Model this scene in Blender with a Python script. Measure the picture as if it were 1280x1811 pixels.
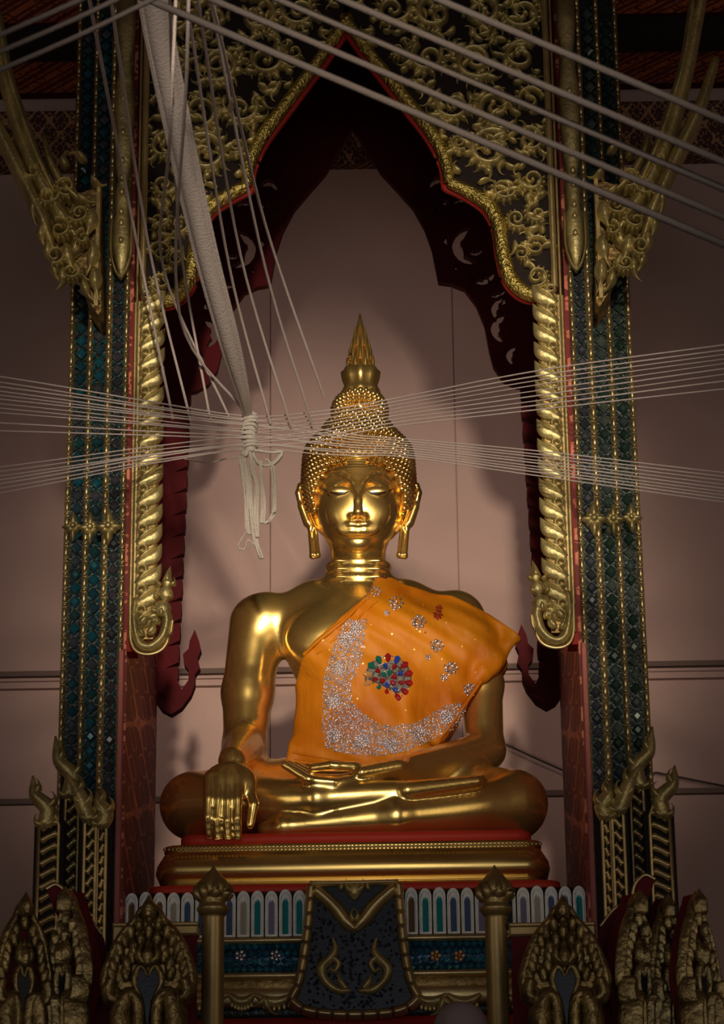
import bpy, math, random
import numpy as np
from mathutils import Vector, Matrix
from mathutils.geometry import delaunay_2d_cdt
from mathutils.bvhtree import BVHTree

for o in list(bpy.data.objects): bpy.data.objects.remove(o)
random.seed(7); rng = np.random.default_rng(7)
COL = bpy.context.scene.collection
SC = bpy.context.scene
PI = math.pi

# ------------------------------------------------------------------ camera
W, H, F = 1280.0, 1811.0, 4900.0          # focal length in pixels of the 1280x1811 frame
PX, PY = 700.0, 905.5                     # principal point (lens shift)
TH, RO = math.radians(20), 0.016          # looking up 20 degrees, slight roll
CY, CZ = -9.2, 1.6
fwd = np.array([0, math.cos(TH), math.sin(TH)]); up0 = np.array([0, -math.sin(TH), math.cos(TH)]); ri0 = np.array([1., 0, 0])
ri = ri0*math.cos(RO) - up0*math.sin(RO); up = up0*math.cos(RO) + ri0*math.sin(RO)
def ray(px, py): return fwd*F + ri*(px-PX) + up*(PY-py)
CX = 0.0
def P(px, py, Y):
    d = ray(px, py); t = (Y-CY)/d[1]
    return (CX+d[0]*t, Y, CZ+d[2]*t)
CX = -P(625, 1300, -.75)[0]
def XZ(px, py, Y):
    p = P(px, py, Y); return (p[0], p[2])
def SCL(Y): return (Y-CY)/(F*.955)        # metres per pixel, about, at depth Y
cam_d = bpy.data.cameras.new('camera'); cam = bpy.data.objects.new('camera', cam_d); COL.objects.link(cam)
cam_d.sensor_fit = 'VERTICAL'; cam_d.sensor_height = 24; cam_d.sensor_width = 24*W/H
cam_d.lens = F/H*24; cam_d.shift_x = (W/2-PX)/H; cam_d.shift_y = 0
cam_d.clip_end = 100
cam_d.dof.use_dof = True; cam_d.dof.focus_distance = 9.75; cam_d.dof.aperture_fstop = 5.6
M = Matrix.Identity(4)
for i in range(3):
    M[i][0] = ri[i]; M[i][1] = up[i]; M[i][2] = -fwd[i]
M[0][3], M[1][3], M[2][3] = CX, CY, CZ
cam.matrix_world = M
SC.camera = cam
SC.view_settings.view_transform = 'Standard'; SC.view_settings.look = 'None'
SC.view_settings.exposure = 0.0; SC.view_settings.gamma = 1.0; SC.view_settings.use_curve_mapping = False

# ------------------------------------------------------------------ light
w = bpy.data.worlds.new('world'); SC.world = w; w.use_nodes = True
w.node_tree.nodes['Background'].inputs[0].default_value = (1.0, .84, .70, 1)
w.node_tree.nodes['Background'].inputs[1].default_value = 0.05
def lamp(name, kind, loc, target, energy, color, **kw):
    l = bpy.data.lights.new(name, kind); l.energy = energy; l.color = color
    for k, v in kw.items(): setattr(l, k, v)
    o = bpy.data.objects.new(name, l); COL.objects.link(o)
    o.location = loc
    o.rotation_euler = (Vector(target)-Vector(loc)).to_track_quat('-Z', 'Y').to_euler()
    return o
cen = P(645, 900, 0)
# daylight through the tall doorway behind the camera
lamp('doorway_light', 'AREA', (0.35, -14.0, 2.0), (0, 0, 4.0), 105, (.95, .96, 1.0), shape='RECTANGLE', size=5.0, size_y=3.6)
lamp('side_fill_left', 'AREA', (-6.6, -9.0, 2.6), (0, 0, 4.6), 46, (1.0, .88, .66), shape='RECTANGLE', size=2.2, size_y=4)  # added area fill from the left, not a known doorway
lamp('side_fill_right', 'AREA', (6.7, -8.0, 3.6), (0, 0, 4.6), 38, (1.0, .86, .62), shape='RECTANGLE', size=2.2, size_y=4)  # matching fill added on the right, no window known there
# added soft-edged spot on the statue; its falloff darkens the frame edges
lamp('vignette_spot', 'SPOT', (0.45, -12.6, 4.2), cen, 5200, (1.0, .86, .66), spot_size=math.radians(13.0), spot_blend=1.0, shadow_soft_size=.22)
for sx in (-1, 1):
    lamp('wall_fill_spot', 'SPOT', (sx*5.6, -3.2, 4.7), (0, 2.0, 5.5), 270, (1.0, .80, .70), spot_size=math.radians(29), spot_blend=1.0, shadow_soft_size=.3)  # added pair of side spots to brighten the middle of the wall
lamp('face_fill_spot', 'SPOT', (0.1, -11.5, 3.6), P(640, 990, 0), 1250, (1.0, .78, .42), spot_size=math.radians(7), spot_blend=1.0, shadow_soft_size=.16)  # extra spot added to lift face and chest, no such lamp known

# ------------------------------------------------------------------ materials
MATS = {}
def nt(m): return m.node_tree.nodes, m.node_tree.links
def mat(name, col, metal=0., rough=.5, bump=0., bscale=40., var=0., vscale=6., emis=None, coat=0., rand=None, detail=3., sheen=0., rvar=0.):
    m = bpy.data.materials.new(name); m.use_nodes = True
    N, L = nt(m); b = N['Principled BSDF']
    b.inputs['Base Color'].default_value = (*col, 1); b.inputs['Metallic'].default_value = metal
    b.inputs['Roughness'].default_value = rough
    if metal == 0 and rough >= .5: b.inputs['Specular IOR Level'].default_value = .25
    if coat: b.inputs['Coat Weight'].default_value = coat; b.inputs['Coat Roughness'].default_value = .12
    if sheen: b.inputs['Sheen Weight'].default_value = sheen
    tc = N.new('ShaderNodeTexCoord')
    if var or rvar:
        n = N.new('ShaderNodeTexNoise'); n.inputs['Scale'].default_value = vscale; n.inputs['Detail'].default_value = detail
        L.new(tc.outputs['Object'], n.inputs['Vector'])
        r = N.new('ShaderNodeMapRange'); r.inputs[1].default_value = .3; r.inputs[2].default_value = .7
        r.inputs[3].default_value = 1-var; r.inputs[4].default_value = 1+var*.5
        L.new(n.outputs['Fac'], r.inputs[0])
        if var:
            mx = N.new('ShaderNodeVectorMath'); mx.operation = 'MULTIPLY'; mx.inputs[0].default_value = col
            L.new(r.outputs[0], mx.inputs[1]); L.new(mx.outputs[0], b.inputs['Base Color'])
        if rvar:
            r2 = N.new('ShaderNodeMapRange'); r2.inputs[1].default_value = .35; r2.inputs[2].default_value = .65
            r2.inputs[3].default_value = rough-rvar; r2.inputs[4].default_value = rough+rvar
            L.new(n.outputs['Fac'], r2.inputs[0]); L.new(r2.outputs[0], b.inputs['Roughness'])
    if rand:                                    # per-object colours
        oi = N.new('ShaderNodeObjectInfo'); cr = N.new('ShaderNodeValToRGB'); cr.color_ramp.interpolation = 'CONSTANT'
        cr.color_ramp.elements[0].color = (*rand[0], 1)
        cr.color_ramp.elements[1].position = 1/len(rand); cr.color_ramp.elements[1].color = (*rand[1], 1)
        for i, c in enumerate(rand[2:]):
            e = cr.color_ramp.elements.new((i+2)/len(rand)); e.color = (*c, 1)
        L.new(oi.outputs['Random'], cr.inputs[0]); L.new(cr.outputs[0], b.inputs['Base Color'])
    if bump:
        n = N.new('ShaderNodeTexNoise'); n.inputs['Scale'].default_value = bscale; n.inputs['Detail'].default_value = 4
        L.new(tc.outputs['Object'], n.inputs['Vector'])
        bp = N.new('ShaderNodeBump'); bp.inputs['Strength'].default_value = bump; bp.inputs['Distance'].default_value = .01
        L.new(n.outputs['Fac'], bp.inputs['Height']); L.new(bp.outputs[0], b.inputs['Normal'])
    MATS[name] = m
    return m
GOLD = mat('polished_gold', (.92, .63, .20), .92, .26, bump=.05, bscale=9, rvar=.05, vscale=5)
GOLDF = mat('polished_gold_face', (.94, .64, .22), .93, .23, bump=.02, bscale=12)
LEAF = mat('gilt_carving', (.60, .49, .22), .85, .48, bump=.35, bscale=60, var=.35, vscale=14)
LEAF2 = mat('gilt_moulding', (.64, .49, .23), .9, .40, bump=.15, bscale=30, var=.25, vscale=8)
BORD = mat('gilt_granular_border', (.60, .46, .13), 1, .34, bump=1.0, bscale=95, var=.45, vscale=60)
DARKG = mat('dull_old_gilt', (.34, .22, .08), .8, .45, bump=.5, bscale=50, var=.4, vscale=20)
HOODG = mat('shade_darkened_gilt', (.34, .25, .11), .9, .42, bump=.7, bscale=55, var=.5, vscale=30)  # gilt colour darkened to imitate shade in the bottom corners
BRASS = mat('brass_paint', (.40, .28, .11), .75, .42, bump=.08, bscale=20, var=.2, vscale=5)
WALL = mat('mauve_plaster', (.43, .285, .25), 0, .8, bump=.08, bscale=8, var=.16, vscale=1.3)
DKRED = mat('dark_red_board', (.095, .002, .005), 0, .75, bump=.08, bscale=20, var=.3, vscale=4)
RED = mat('red_lacquer', (.28, .012, .008), 0, .6, bump=.1, bscale=20, var=.2, vscale=10)
REDST = mat('red_cloth_strip', (.55, .04, .02), 0, .5, bump=.1, bscale=30)
BLACKR = mat('dark_recess', (.012, .005, .004), 0, .7, bump=.1, bscale=20)
WIRE = mat('dark_cable', (.05, .035, .03), 0, .6)
BATTEN = mat('brown_batten', (.14, .09, .075), 0, .7, bump=.1, bscale=12)
ROPEM = mat('thick_cotton_rope', (.50, .43, .40), 0, .9, bump=.3, bscale=120)
CORD = mat('shade_darkened_cotton', (.062, .05, .048), 0, .9, bump=.4, bscale=150)  # same cotton, darkened in colour to imitate dim light on the upper cords
THREAD = mat('white_cotton_thread', (.46, .37, .345), 0, .85, bump=.5, bscale=220, sheen=.3)
TASSEL = mat('white_cotton_tassel', (.42, .37, .33), 0, .85, bump=.6, bscale=160, sheen=.3)
MOSG = mat('dark_green_mosaic_ground', (.006, .018, .014), .1, .35, bump=.4, bscale=70, var=.6, vscale=40)
TILE_L = mat('glass_tile_left', (.05, .15, .2), .35, .16, rand=[(.03, .07, .09), (.015, .11, .15), (.06, .065, .085), (.02, .08, .09), (.07, .08, .10), (.015, .07, .10)])
TILE_D = mat('glass_tile_dark', (.05, .05, .07), .3, .22, rand=[(.035, .038, .05), (.05, .05, .07), (.025, .03, .04), (.055, .055, .07)])
TILE_R = mat('glass_tile_right', (.06, .1, .08), .35, .16, rand=[(.04, .07, .055), (.09, .115, .095), (.025, .05, .04), (.06, .085, .08), (.02, .045, .03)])
WHITE = mat('mirror_white_petal', (.88, .87, .82), .15, .25, bump=.2, bscale=60, var=.15, vscale=30)
INLAY = mat('petal_inlay', (.3, .3, .3), .4, .2, rand=[(.30, .27, .40), (.02, .30, .30), (.55, .52, .42), (.10, .16, .30), (.04, .05, .05), (.42, .42, .46), (.20, .12, .06)])
BLUEG = mat('deep_blue_glass', (.01, .05, .10), .3, .2, bump=.5, bscale=60, var=.5, vscale=30)
BLUET = mat('blue_glass_chips', (.03, .22, .32), .5, .15, var=.7, vscale=25)
NAVY = mat('navy_glass_ground', (.006, .010, .020), .2, .35, bump=.04, bscale=90, var=.5, vscale=40)
NAVYT = mat('navy_glass_chips', (.07, .085, .13), .6, .18, var=.8, vscale=60)
SILVER = mat('silver_rhinestone', (.82, .76, .80), .85, .22, var=.35, vscale=90)
FILI = mat('dark_filigree', (.22, .19, .17), .8, .3, var=.6, vscale=120)
DARKEYE = mat('dark_eye_line', (.03, .015, .01), 0, .4)
GEMR = mat('ruby_glass', (.30, .01, .015), .2, .08, coat=.6)
GEMB = mat('sapphire_glass', (.01, .06, .40), .2, .08, coat=.6)
GEMG = mat('emerald_glass', (.01, .14, .11), .2, .08, coat=.6)
GEMA = mat('amber_glass', (.60, .30, .10), .3, .1, coat=.5)
PALE = mat('pale_pink_edge', (.34, .09, .07), .2, .5, bump=.1, bscale=30)
FLOORM = mat('polished_stone_floor', (.55, .47, .40), 0, .35, var=.2, vscale=2)
CLOTHD = mat('grey_mauve_cloth', (.20, .15, .15), 0, .8, bump=.3, bscale=30)

def pattern_mat(name, base, ink, sx, sz, thick=.13, rough=.6, metal_ink=.3):
    """ogee lattice of thin painted lines with a small flower in each cell, in object coordinates"""
    m = bpy.data.materials.new(name); m.use_nodes = True; N, L = nt(m); b = N['Principled BSDF']
    tc = N.new('ShaderNodeTexCoord'); sep = N.new('ShaderNodeSeparateXYZ'); L.new(tc.outputs['Object'], sep.inputs[0])
    def mth(op, a, bb=None):
        n = N.new('ShaderNodeMath'); n.operation = op
        for i, s in enumerate((a, bb)):
            if s is None: continue
            if isinstance(s, (int, float)): n.inputs[i].default_value = s
            else: L.new(s, n.inputs[i])
        return n.outputs[0]
    hx = mth('ADD', sep.outputs[0], sep.outputs[1])
    u = mth('MULTIPLY', hx, 2*PI/sx); v = mth('MULTIPLY', sep.outputs[2], 2*PI/sz)
    s = mth('ADD', mth('COSINE', u), mth('COSINE', v))
    l1 = mth('LESS_THAN', mth('ABSOLUTE', s), thick)
    s2 = mth('ADD', mth('COSINE', mth('MULTIPLY', u, 3.0)), mth('COSINE', mth('MULTIPLY', v, 3.0)))
    l2 = mth('LESS_THAN', mth('ABSOLUTE', mth('ADD', s2, .5)), thick*1.3)
    nz = N.new('ShaderNodeTexNoise'); nz.inputs['Scale'].default_value = 60; L.new(tc.outputs['Object'], nz.inputs['Vector'])
    ms = mth('MULTIPLY', mth('MAXIMUM', l1, mth('MULTIPLY', l2, .8)), mth('GREATER_THAN', nz.outputs['Fac'], .43))
    mx = N.new('ShaderNodeMix'); mx.data_type = 'RGBA'; L.new(ms, mx.inputs[0])
    mx.inputs[6].default_value = (*base, 1); mx.inputs[7].default_value = (*ink, 1)
    L.new(mx.outputs[2], b.inputs['Base Color']); L.new(mth('MULTIPLY', ms, metal_ink), b.inputs['Metallic'])
    b.inputs['Roughness'].default_value = rough
    return m
REDPAT = pattern_mat('red_panel_gold_lattice', (.17, .006, .007), (.62, .20, .12), 1.05, .30, .16, .6)
CEILPAT = pattern_mat('dark_red_ceiling_stencil', (.10, .006, .006), (.50, .14, .05), .16, .16, .3)
FRIEZE = pattern_mat('frieze_triangles', (.05, .015, .01), (.40, .20, .10), .10, .14, .35)

def robe_mat():
    m = mat('orange_robe_cloth', (.78, .27, .012), 0, .55)
    N, L = nt(m); b = N['Principled BSDF']; tc = N.new('ShaderNodeTexCoord')
    vo = N.new('ShaderNodeTexVoronoi'); vo.inputs['Scale'].default_value = 42; L.new(tc.outputs['Object'], vo.inputs['Vector'])
    lt = N.new('ShaderNodeMath'); lt.operation = 'LESS_THAN'; lt.inputs[1].default_value = .13; L.new(vo.outputs['Distance'], lt.inputs[0])
    sx = N.new('ShaderNodeSeparateColor'); L.new(vo.outputs['Color'], sx.inputs[0])
    gt = N.new('ShaderNodeMath'); gt.operation = 'GREATER_THAN'; gt.inputs[1].default_value = .55; L.new(sx.outputs[0], gt.inputs[0])
    mu = N.new('ShaderNodeMath'); mu.operation = 'MULTIPLY'; L.new(lt.outputs[0], mu.inputs[0]); L.new(gt.outputs[0], mu.inputs[1])
    no = N.new('ShaderNodeTexNoise'); no.inputs['Scale'].default_value = 3.5; no.inputs['Detail'].default_value = 5; L.new(tc.outputs['Object'], no.inputs['Vector'])
    cr = N.new('ShaderNodeValToRGB'); cr.color_ramp.elements[0].position = .35; cr.color_ramp.elements[1].position = .68
    cr.color_ramp.elements[0].color = (.46, .105, .002, 1); cr.color_ramp.elements[1].color = (.66, .24, .006, 1)
    L.new(no.outputs['Fac'], cr.inputs[0])
    mx = N.new('ShaderNodeMix'); mx.data_type = 'RGBA'; L.new(mu.outputs[0], mx.inputs[0]); L.new(cr.outputs[0], mx.inputs[6]); mx.inputs[7].default_value = (1, .72, .25, 1)
    L.new(mx.outputs[2], b.inputs['Base Color'])
    me = N.new('ShaderNodeMath'); me.operation = 'MAXIMUM'; me.inputs[1].default_value = .0; L.new(mu.outputs[0], me.inputs[0])
    L.new(me.outputs[0], b.inputs['Metallic'])
    wv = N.new('ShaderNodeTexNoise'); wv.inputs['Scale'].default_value = 6
    mp = N.new('ShaderNodeMapping'); mp.inputs['Scale'].default_value = (3.5, 3.5, .7); mp.inputs['Rotation'].default_value = (0, .35, 0)
    L.new(tc.outputs['Object'], mp.inputs[0]); L.new(mp.outputs[0], wv.inputs['Vector'])
    bp = N.new('ShaderNodeBump'); bp.inputs['Strength'].default_value = .25; bp.inputs['Distance'].default_value = .03
    L.new(wv.outputs['Fac'], bp.inputs['Height'])
    L.new(bp.outputs[0], b.inputs['Normal'])
    return m
ROBE = robe_mat()

# ------------------------------------------------------------------ object helpers
ORG = {}
def link(o): COL.objects.link(o); return o
def thing(name, label, cat, loc, group=None, kind=None):
    o = link(bpy.data.objects.new(name, None)); o.empty_display_size = .05
    o.location = loc; ORG[o.name] = Vector(loc)
    o['label'] = label; o['category'] = cat
    if group: o['group'] = group
    if kind: o['kind'] = kind
    return o
def tag(o, label=None, cat=None, group=None, kind=None):
    if label: o['label'] = label
    if cat: o['category'] = cat
    if group: o['group'] = group
    if kind: o['kind'] = kind
    return o
def mesh_obj(name, v, f, m, parent=None, smooth=True, origin=None):
    me = bpy.data.meshes.new(name)
    org = ORG[parent.name] if parent is not None else (Vector(origin) if origin is not None else Vector((0, 0, 0)))
    v = np.asarray(v, dtype=float).reshape(-1, 3) - np.array(org)
    me.from_pydata(v.tolist(), [], f if isinstance(f, list) else f.tolist())
    me.materials.append(m)
    if smooth: me.polygons.foreach_set('use_smooth', [True]*len(me.polygons))
    me.update()
    o = link(bpy.data.objects.new(name, me)); ORG[o.name] = org
    if parent is not None: o.parent = parent
    else: o.location = org
    return o
def crom(pts, n=6):
    """Catmull-Rom through tuples of any length"""
    p = [np.array(q, dtype=float) for q in pts]; p = [2*p[0]-p[1]]+p+[2*p[-1]-p[-2]]
    out = []
    for i in range(1, len(p)-2):
        for k in range(n):
            t = k/n
            out.append(.5*((2*p[i])+(-p[i-1]+p[i+1])*t+(2*p[i-1]-5*p[i]+4*p[i+1]-p[i+2])*t*t+(-p[i-1]+3*p[i]-3*p[i+1]+p[i+2])*t**3))
    out.append(p[-2]); return out
class MB:
    def __init__(s): s.v = []; s.f = []
    def add(s, v, f):
        n = len(s.v); s.v += [tuple(q) for q in v]; s.f += [[i+n for i in q] for q in f]
    def box(s, a, b):
        x0, y0, z0 = a; x1, y1, z1 = b
        s.add([(x0, y0, z0), (x1, y0, z0), (x1, y1, z0), (x0, y1, z0), (x0, y0, z1), (x1, y0, z1), (x1, y1, z1), (x0, y1, z1)],
              [[0, 3, 2, 1], [4, 5, 6, 7], [0, 1, 5, 4], [1, 2, 6, 5], [2, 3, 7, 6], [3, 0, 4, 7]])
    def bbox(s, a, b, r):
        """box with chamfered front (toward -Y) edges"""
        x0, y0, z0 = a; x1, y1, z1 = b
        s.add([(x0, y1, z0), (x1, y1, z0), (x1, y1, z1), (x0, y1, z1), (x0, y0+r, z0), (x1, y0+r, z0), (x1, y0+r, z1), (x0, y0+r, z1),
               (x0+r, y0, z0+r), (x1-r, y0, z0+r), (x1-r, y0, z1-r), (x0+r, y0, z1-r)],
              [[0, 3, 2, 1], [0, 1, 5, 4], [1, 2, 6, 5], [2, 3, 7, 6], [3, 0, 4, 7], [4, 5, 9, 8], [5, 6, 10, 9], [6, 7, 11, 10], [7, 4, 8, 11], [8, 9, 10, 11]])
    def stroke(s, pts, wd, Y, h, n=5, back=.3):
        """carved leaf stroke in a vertical plane: pts (x,z[,y offset]), half widths wd, ridge height h toward -Y"""
        q = crom([(*p[:2], (p[2] if len(p) > 2 else 0.), wd[i]) for i, p in enumerate(pts)], n)
        q = np.array(q); c = q[:, :2]; yo = q[:, 2]; ww = np.maximum(q[:, 3], 1e-4)
        d = np.gradient(c, axis=0); d /= np.maximum(np.linalg.norm(d, axis=1), 1e-9)[:, None]; nn = np.stack([-d[:, 1], d[:, 0]], 1)
        wm = max(ww); v = []
        for i in range(len(c)):
            hh = h*min(1, ww[i]/wm*1.15)
            for a, b in ((-1, 0), (-.62, .62), (-.12, 1), (.12, 1), (.62, .62), (1, 0), (1, -back), (-1, -back)):
                p = c[i]+nn[i]*a*ww[i]; v.append((p[0], Y+yo[i]-b*hh, p[1]))
        m = 8; f = []
        for i in range(len(c)-1):
            for k in range(m):
                a = i*m+k; b = i*m+(k+1) % m; f.append([a, a+m, b+m, b])
        f.append(list(range(m))); e = (len(c)-1)*m; f.append([e+m-1-k for k in range(m)])
        s.add(v, f)
    def tube(s, pts, r, n=6, cap=True):
        pts = [np.array(p, dtype=float) for p in pts]; k = len(pts)
        if not hasattr(r, '__len__'): r = [r]*k
        v = []; ref = np.array([0, 0, 1.]); 
        for i in range(k):
            d = pts[min(i+1, k-1)]-pts[max(i-1, 0)]; d /= max(np.linalg.norm(d), 1e-9)
            if abs(d@ref) > .95: rr = np.array([1., 0, 0])
            else: rr = ref
            a = np.cross(d, rr); a /= np.linalg.norm(a); b = np.cross(d, a)
            for j in range(n):
                t = 2*PI*j/n; v.append(pts[i]+r[i]*(a*math.cos(t)+b*math.sin(t)))
        f = []
        for i in range(k-1):
            for j in range(n):
                f.append([i*n+j, i*n+(j+1) % n, (i+1)*n+(j+1) % n, (i+1)*n+j])
        if cap:
            b0 = len(v); v += v[:n]+v[(k-1)*n:k*n]
            f.append([b0+j for j in range(n)][::-1]); f.append([b0+n+j for j in range(n)])
        s.add(v, f)
    def ell(s, c, r, nu=8, nv=5):
        v = [(c[0], c[1], c[2]+r[2])]
        for i in range(1, nv):
            a = PI*i/nv
            for j in range(nu):
                b = 2*PI*j/nu; v.append((c[0]+r[0]*math.sin(a)*math.cos(b), c[1]+r[1]*math.sin(a)*math.sin(b), c[2]+r[2]*math.cos(a)))
        v.append((c[0], c[1], c[2]-r[2])); f = []
        for j in range(nu): f.append([0, 1+j, 1+(j+1) % nu])
        for i in range(nv-2):
            for j in range(nu):
                a = 1+i*nu+j; b = 1+i*nu+(j+1) % nu; f.append([a, a+nu, b+nu, b])
        e = len(v)-1
        for j in range(nu): f.append([e, 1+(nv-2)*nu+(j+1) % nu, 1+(nv-2)*nu+j])
        s.add(v, f)
    def lathe(s, c, prof, n=24, star=0, ns=8, ry=1.):
        v = []
        for (r, z) in prof:
            for j in range(n):
                t = 2*PI*j/n; q = r*(1+star*math.cos(ns*t)); v.append((c[0]+q*math.cos(t), c[1]+q*math.sin(t)*ry, c[2]+z))
        f = []
        for i in range(len(prof)-1):
            for j in range(n): f.append([i*n+j, i*n+(j+1) % n, (i+1)*n+(j+1) % n, (i+1)*n+j])
        f.append([j for j in range(n)][::-1]); f.append([(len(prof)-1)*n+j for j in range(n)])
        s.add(v, f)
    def prism(s, loops, Y0, Y1):
        ptl = [p for l in loops for p in l]; ed = []; o = 0
        for l in loops:
            ed += [(o+i, o+(i+1) % len(l)) for i in range(len(l))]; o += len(l)
        r = delaunay_2d_cdt([Vector(p) for p in ptl], ed, [], 0, 1e-6)
        def ins(x, z):
            c = False
            for l in loops:
                for i in range(len(l)):
                    (xa, za), (xb, zb_) = l[i], l[i-1]
                    if (za > z) != (zb_ > z) and x < xa+(xb-xa)*(z-za)/(zb_-za): c = not c
            return c
        tv = r[0]; tf = []
        for t in r[2]:
            cx = sum(tv[i].x for i in t)/3; cz = sum(tv[i].y for i in t)/3
            if ins(cx, cz): tf.append(list(t))
        nv_ = len(tv)
        s.add([(p.x, Y0, p.y) for p in tv]+[(p.x, Y1, p.y) for p in tv], tf+[[i+nv_ for i in reversed(t)] for t in tf])
        vs = [Vector((x, 0, z)) for (x, z) in ptl]; tri = []
        n = len(vs); v = [(p.x, Y0, p.z) for p in vs]+[(p.x, Y1, p.z) for p in vs]; f = []
        o = 0
        for l in loops:
            k = len(l)
            for i in range(k): f.append([o+i, o+(i+1) % k, n+o+(i+1) % k, n+o+i])
            o += k
        s.add(v, f)
    def build(s, name, m, parent=None, mir=False, smooth=True, origin=None):
        v = np.array(s.v); f = s.f
        if mir:
            v = v*np.array([-1, 1, 1]); f = [q[::-1] for q in f]
        return mesh_obj(name, v, f, m, parent, smooth, origin)
def shared(name, me, parent, loc, rot=(0, 0, 0), scale=(1, 1, 1)):
    o = link(bpy.data.objects.new(name, me)); ORG[o.name] = ORG[parent.name] if parent else Vector((0, 0, 0))
    if parent: o.parent = parent; o.location = Vector(loc)-ORG[parent.name]
    else: o.location = loc
    o.rotation_euler = rot; o.scale = scale
    return o
def mesh_only(mb, name, m, smooth=False):
    me = bpy.data.meshes.new(name); me.from_pydata([list(q) for q in mb.v], [], mb.f); me.materials.append(m)
    if smooth: me.polygons.foreach_set('use_smooth', [True]*len(me.polygons))
    me.update(); return me
def curl(x, z, ang, size, turn, n=9, k0=.25, k1=1.0):
    """points of a flame leaf: starts at x,z heading ang, bending more and more"""
    pts = []; a = ang; st = size/n
    for i in range(n+1):
        pts.append((x, z)); x += st*math.cos(a); z += st*math.sin(a)
        a += turn*(k0+(k1-k0)*(i/n)**1.6)*1.9/n*1.2
    return pts
def leafw(n, w, base=.45):
    return [w*(base+(1-base)*math.sin(PI*min(1, i/n*1.5)))*(1-(i/n)**2.2)+w*.04 for i in range(n+1)]
def kranok(mb, x, z, ang, size, turn, Y, h, w=None):
    n = 8; w = w or size*.17
    mb.stroke(curl(x, z, ang, size, turn, n), leafw(n, w), Y, h, 2)
def scroll(mb, cx, cz, r, a0, dr, Y, h):
    n = 16; pts = []; wd = []
    for i in range(n+1):
        t = i/n; rr = r*(1-.80*t**.9); a = a0+dr*t*2*PI*1.35
        pts.append((cx+rr*math.cos(a), cz+rr*math.sin(a))); wd.append(r*.23*(1-.45*t))
    mb.stroke(pts, wd, Y, h, 2)
    mb.ell((pts[-1][0], Y-h*.6, pts[-1][1]), (r*.17, h*.8, r*.17), 8, 5)
    for i in range(0, 9):
        t = i/n*1.25; a = a0+dr*t*2*PI*.9; rr = r*(1-.5*t)*1.02
        x = cx+rr*math.cos(a); z = cz+rr*math.sin(a)
        kranok(mb, x, z, a+dr*.75, r*.62, -dr*2.2*(1 if i % 2 else .6), Y+.002, h*.8, r*.17)
def arcpoly(cx, cy, r, w, a0, a1, n=10):
    w *= 1.55
    o = []; a0, a1 = math.radians(a0), math.radians(a1)
    for i in range(n+1):
        t = i/n; a = a0+(a1-a0)*t; ww = w*(.25+math.sin(PI*t)); o.append((cx+(r+ww)*math.cos(a), cy-(r+ww)*math.sin(a)))
    for i in range(n, -1, -1):
        t = i/n; a = a0+(a1-a0)*t; ww = w*(.25+math.sin(PI*t))*(.8 if i % 3 else .35); o.append((cx+(r-ww)*math.cos(a), cy-(r-ww)*math.sin(a)))
    return o

# ------------------------------------------------------------------ setting
YW = 2.0
zt = P(640, 300, YW)[2]
def struct(name, mb, m, label=None):
    o = mb.build(name, m, smooth=False); o['kind'] = 'structure'
    if label: o['label'] = label
    return o
b = MB(); b.box((-8.2, -15.5, -.2), (8.2, YW+.4, 0)); struct('floor', b, FLOORM)
b = MB(); b.box((-8.2, YW+.03, 0), (8.2, YW+.3, zt+.4)); wallb = struct('wall_back', b, WALL); ORG[wallb.name] = Vector((0, 0, 0))
# painted wall boards, split at the joints seen in the photo
xs = [-8.2] + [P(x, 900, YW)[0] for x in (-420, 478, 808, 1640)] + [8.2]
zs = [0, P(640, 1811, YW)[2]-.9, P(640, 1410, YW)[2], P(640, 1196, YW)[2], zt+.38]
for i in range(len(xs)-1):
    for j in range(len(zs)-1):
        m_ = MB(); g = .0012; dy = random.uniform(0, .004)
        m_.bbox((xs[i]+g, YW-dy, zs[j]+g), (xs[i+1]-g, YW+.03, zs[j+1]-g), .003)
        m_.build('wall_panel', WALL, wallb, smooth=False)
b = MB(); b.box((-8.4, -15.5, 0), (-8.2, YW+.3, 8)); struct('wall_left', b, WALL)
b = MB(); b.box((8.2, -15.5, 0), (8.4, YW+.3, 8)); struct('wall_right', b, WALL)
for k, (py, hh) in enumerate([(1186, 5), (1210, 2.2), (1411, 5)]):
    b = MB(); z = P(640, py, YW)[2]; r = hh*.0022
    b.box((-8.19, YW-.035, z-r), (8.19, YW-.0045, z+r)); struct('trim_%d' % (k+1), b, BATTEN if k != 1 else WALL, 'thin brown batten running across the back wall' if k != 1 else 'pale narrow ledge just under the upper batten')
b = MB(); b.box((-8.2, -15.5, zt+.40), (8.2, YW+.3, zt+.6)); ceil = struct('ceiling', b, DKRED)
# ceiling: stencilled red boards between dark beams
for k in range(12):
    y1 = YW-.02-k*.62
    if y1 < -6: break
    for sx in range(-5, 5):
        m_ = MB(); m_.box((sx*1.0+.03, y1-.44, zt+.372), (sx*1.0+.97, y1-.06, zt+.40)); m_.build('ceiling_board', CEILPAT, ceil, smooth=False)
    m_ = MB(); m_.box((-5.15, y1-.60, zt+.30), (5.15, y1-.47, zt+.40)); m_.build('beam', BLACKR, ceil, smooth=False)
b = MB(); b.box((-8.19, YW-.06, zt+.0), (8.19, YW-.005, zt+.29)); fr = struct('trim_4', b, FRIEZE, 'dark frieze of small gold triangles along the top of the back wall')
# cable slanting down the wall
b = MB(); b.tube([P(x, y, YW-.03) for x, y in ((880, 1310), (960, 1347), (1040, 1382), (1140, 1372), (1160, 1366), (1290, 1392), (1500, 1420))], .004, 6)
tag(b.build('cable', WIRE), 'thin dark cable slanting down the back wall right of the statue', 'cable')
b = MB(); b.ell(P(98, 1190, YW-.02), (.012, .01, .012)); b.ell(P(1254, 1053, YW-.01), (.005, .004, .005))

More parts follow.
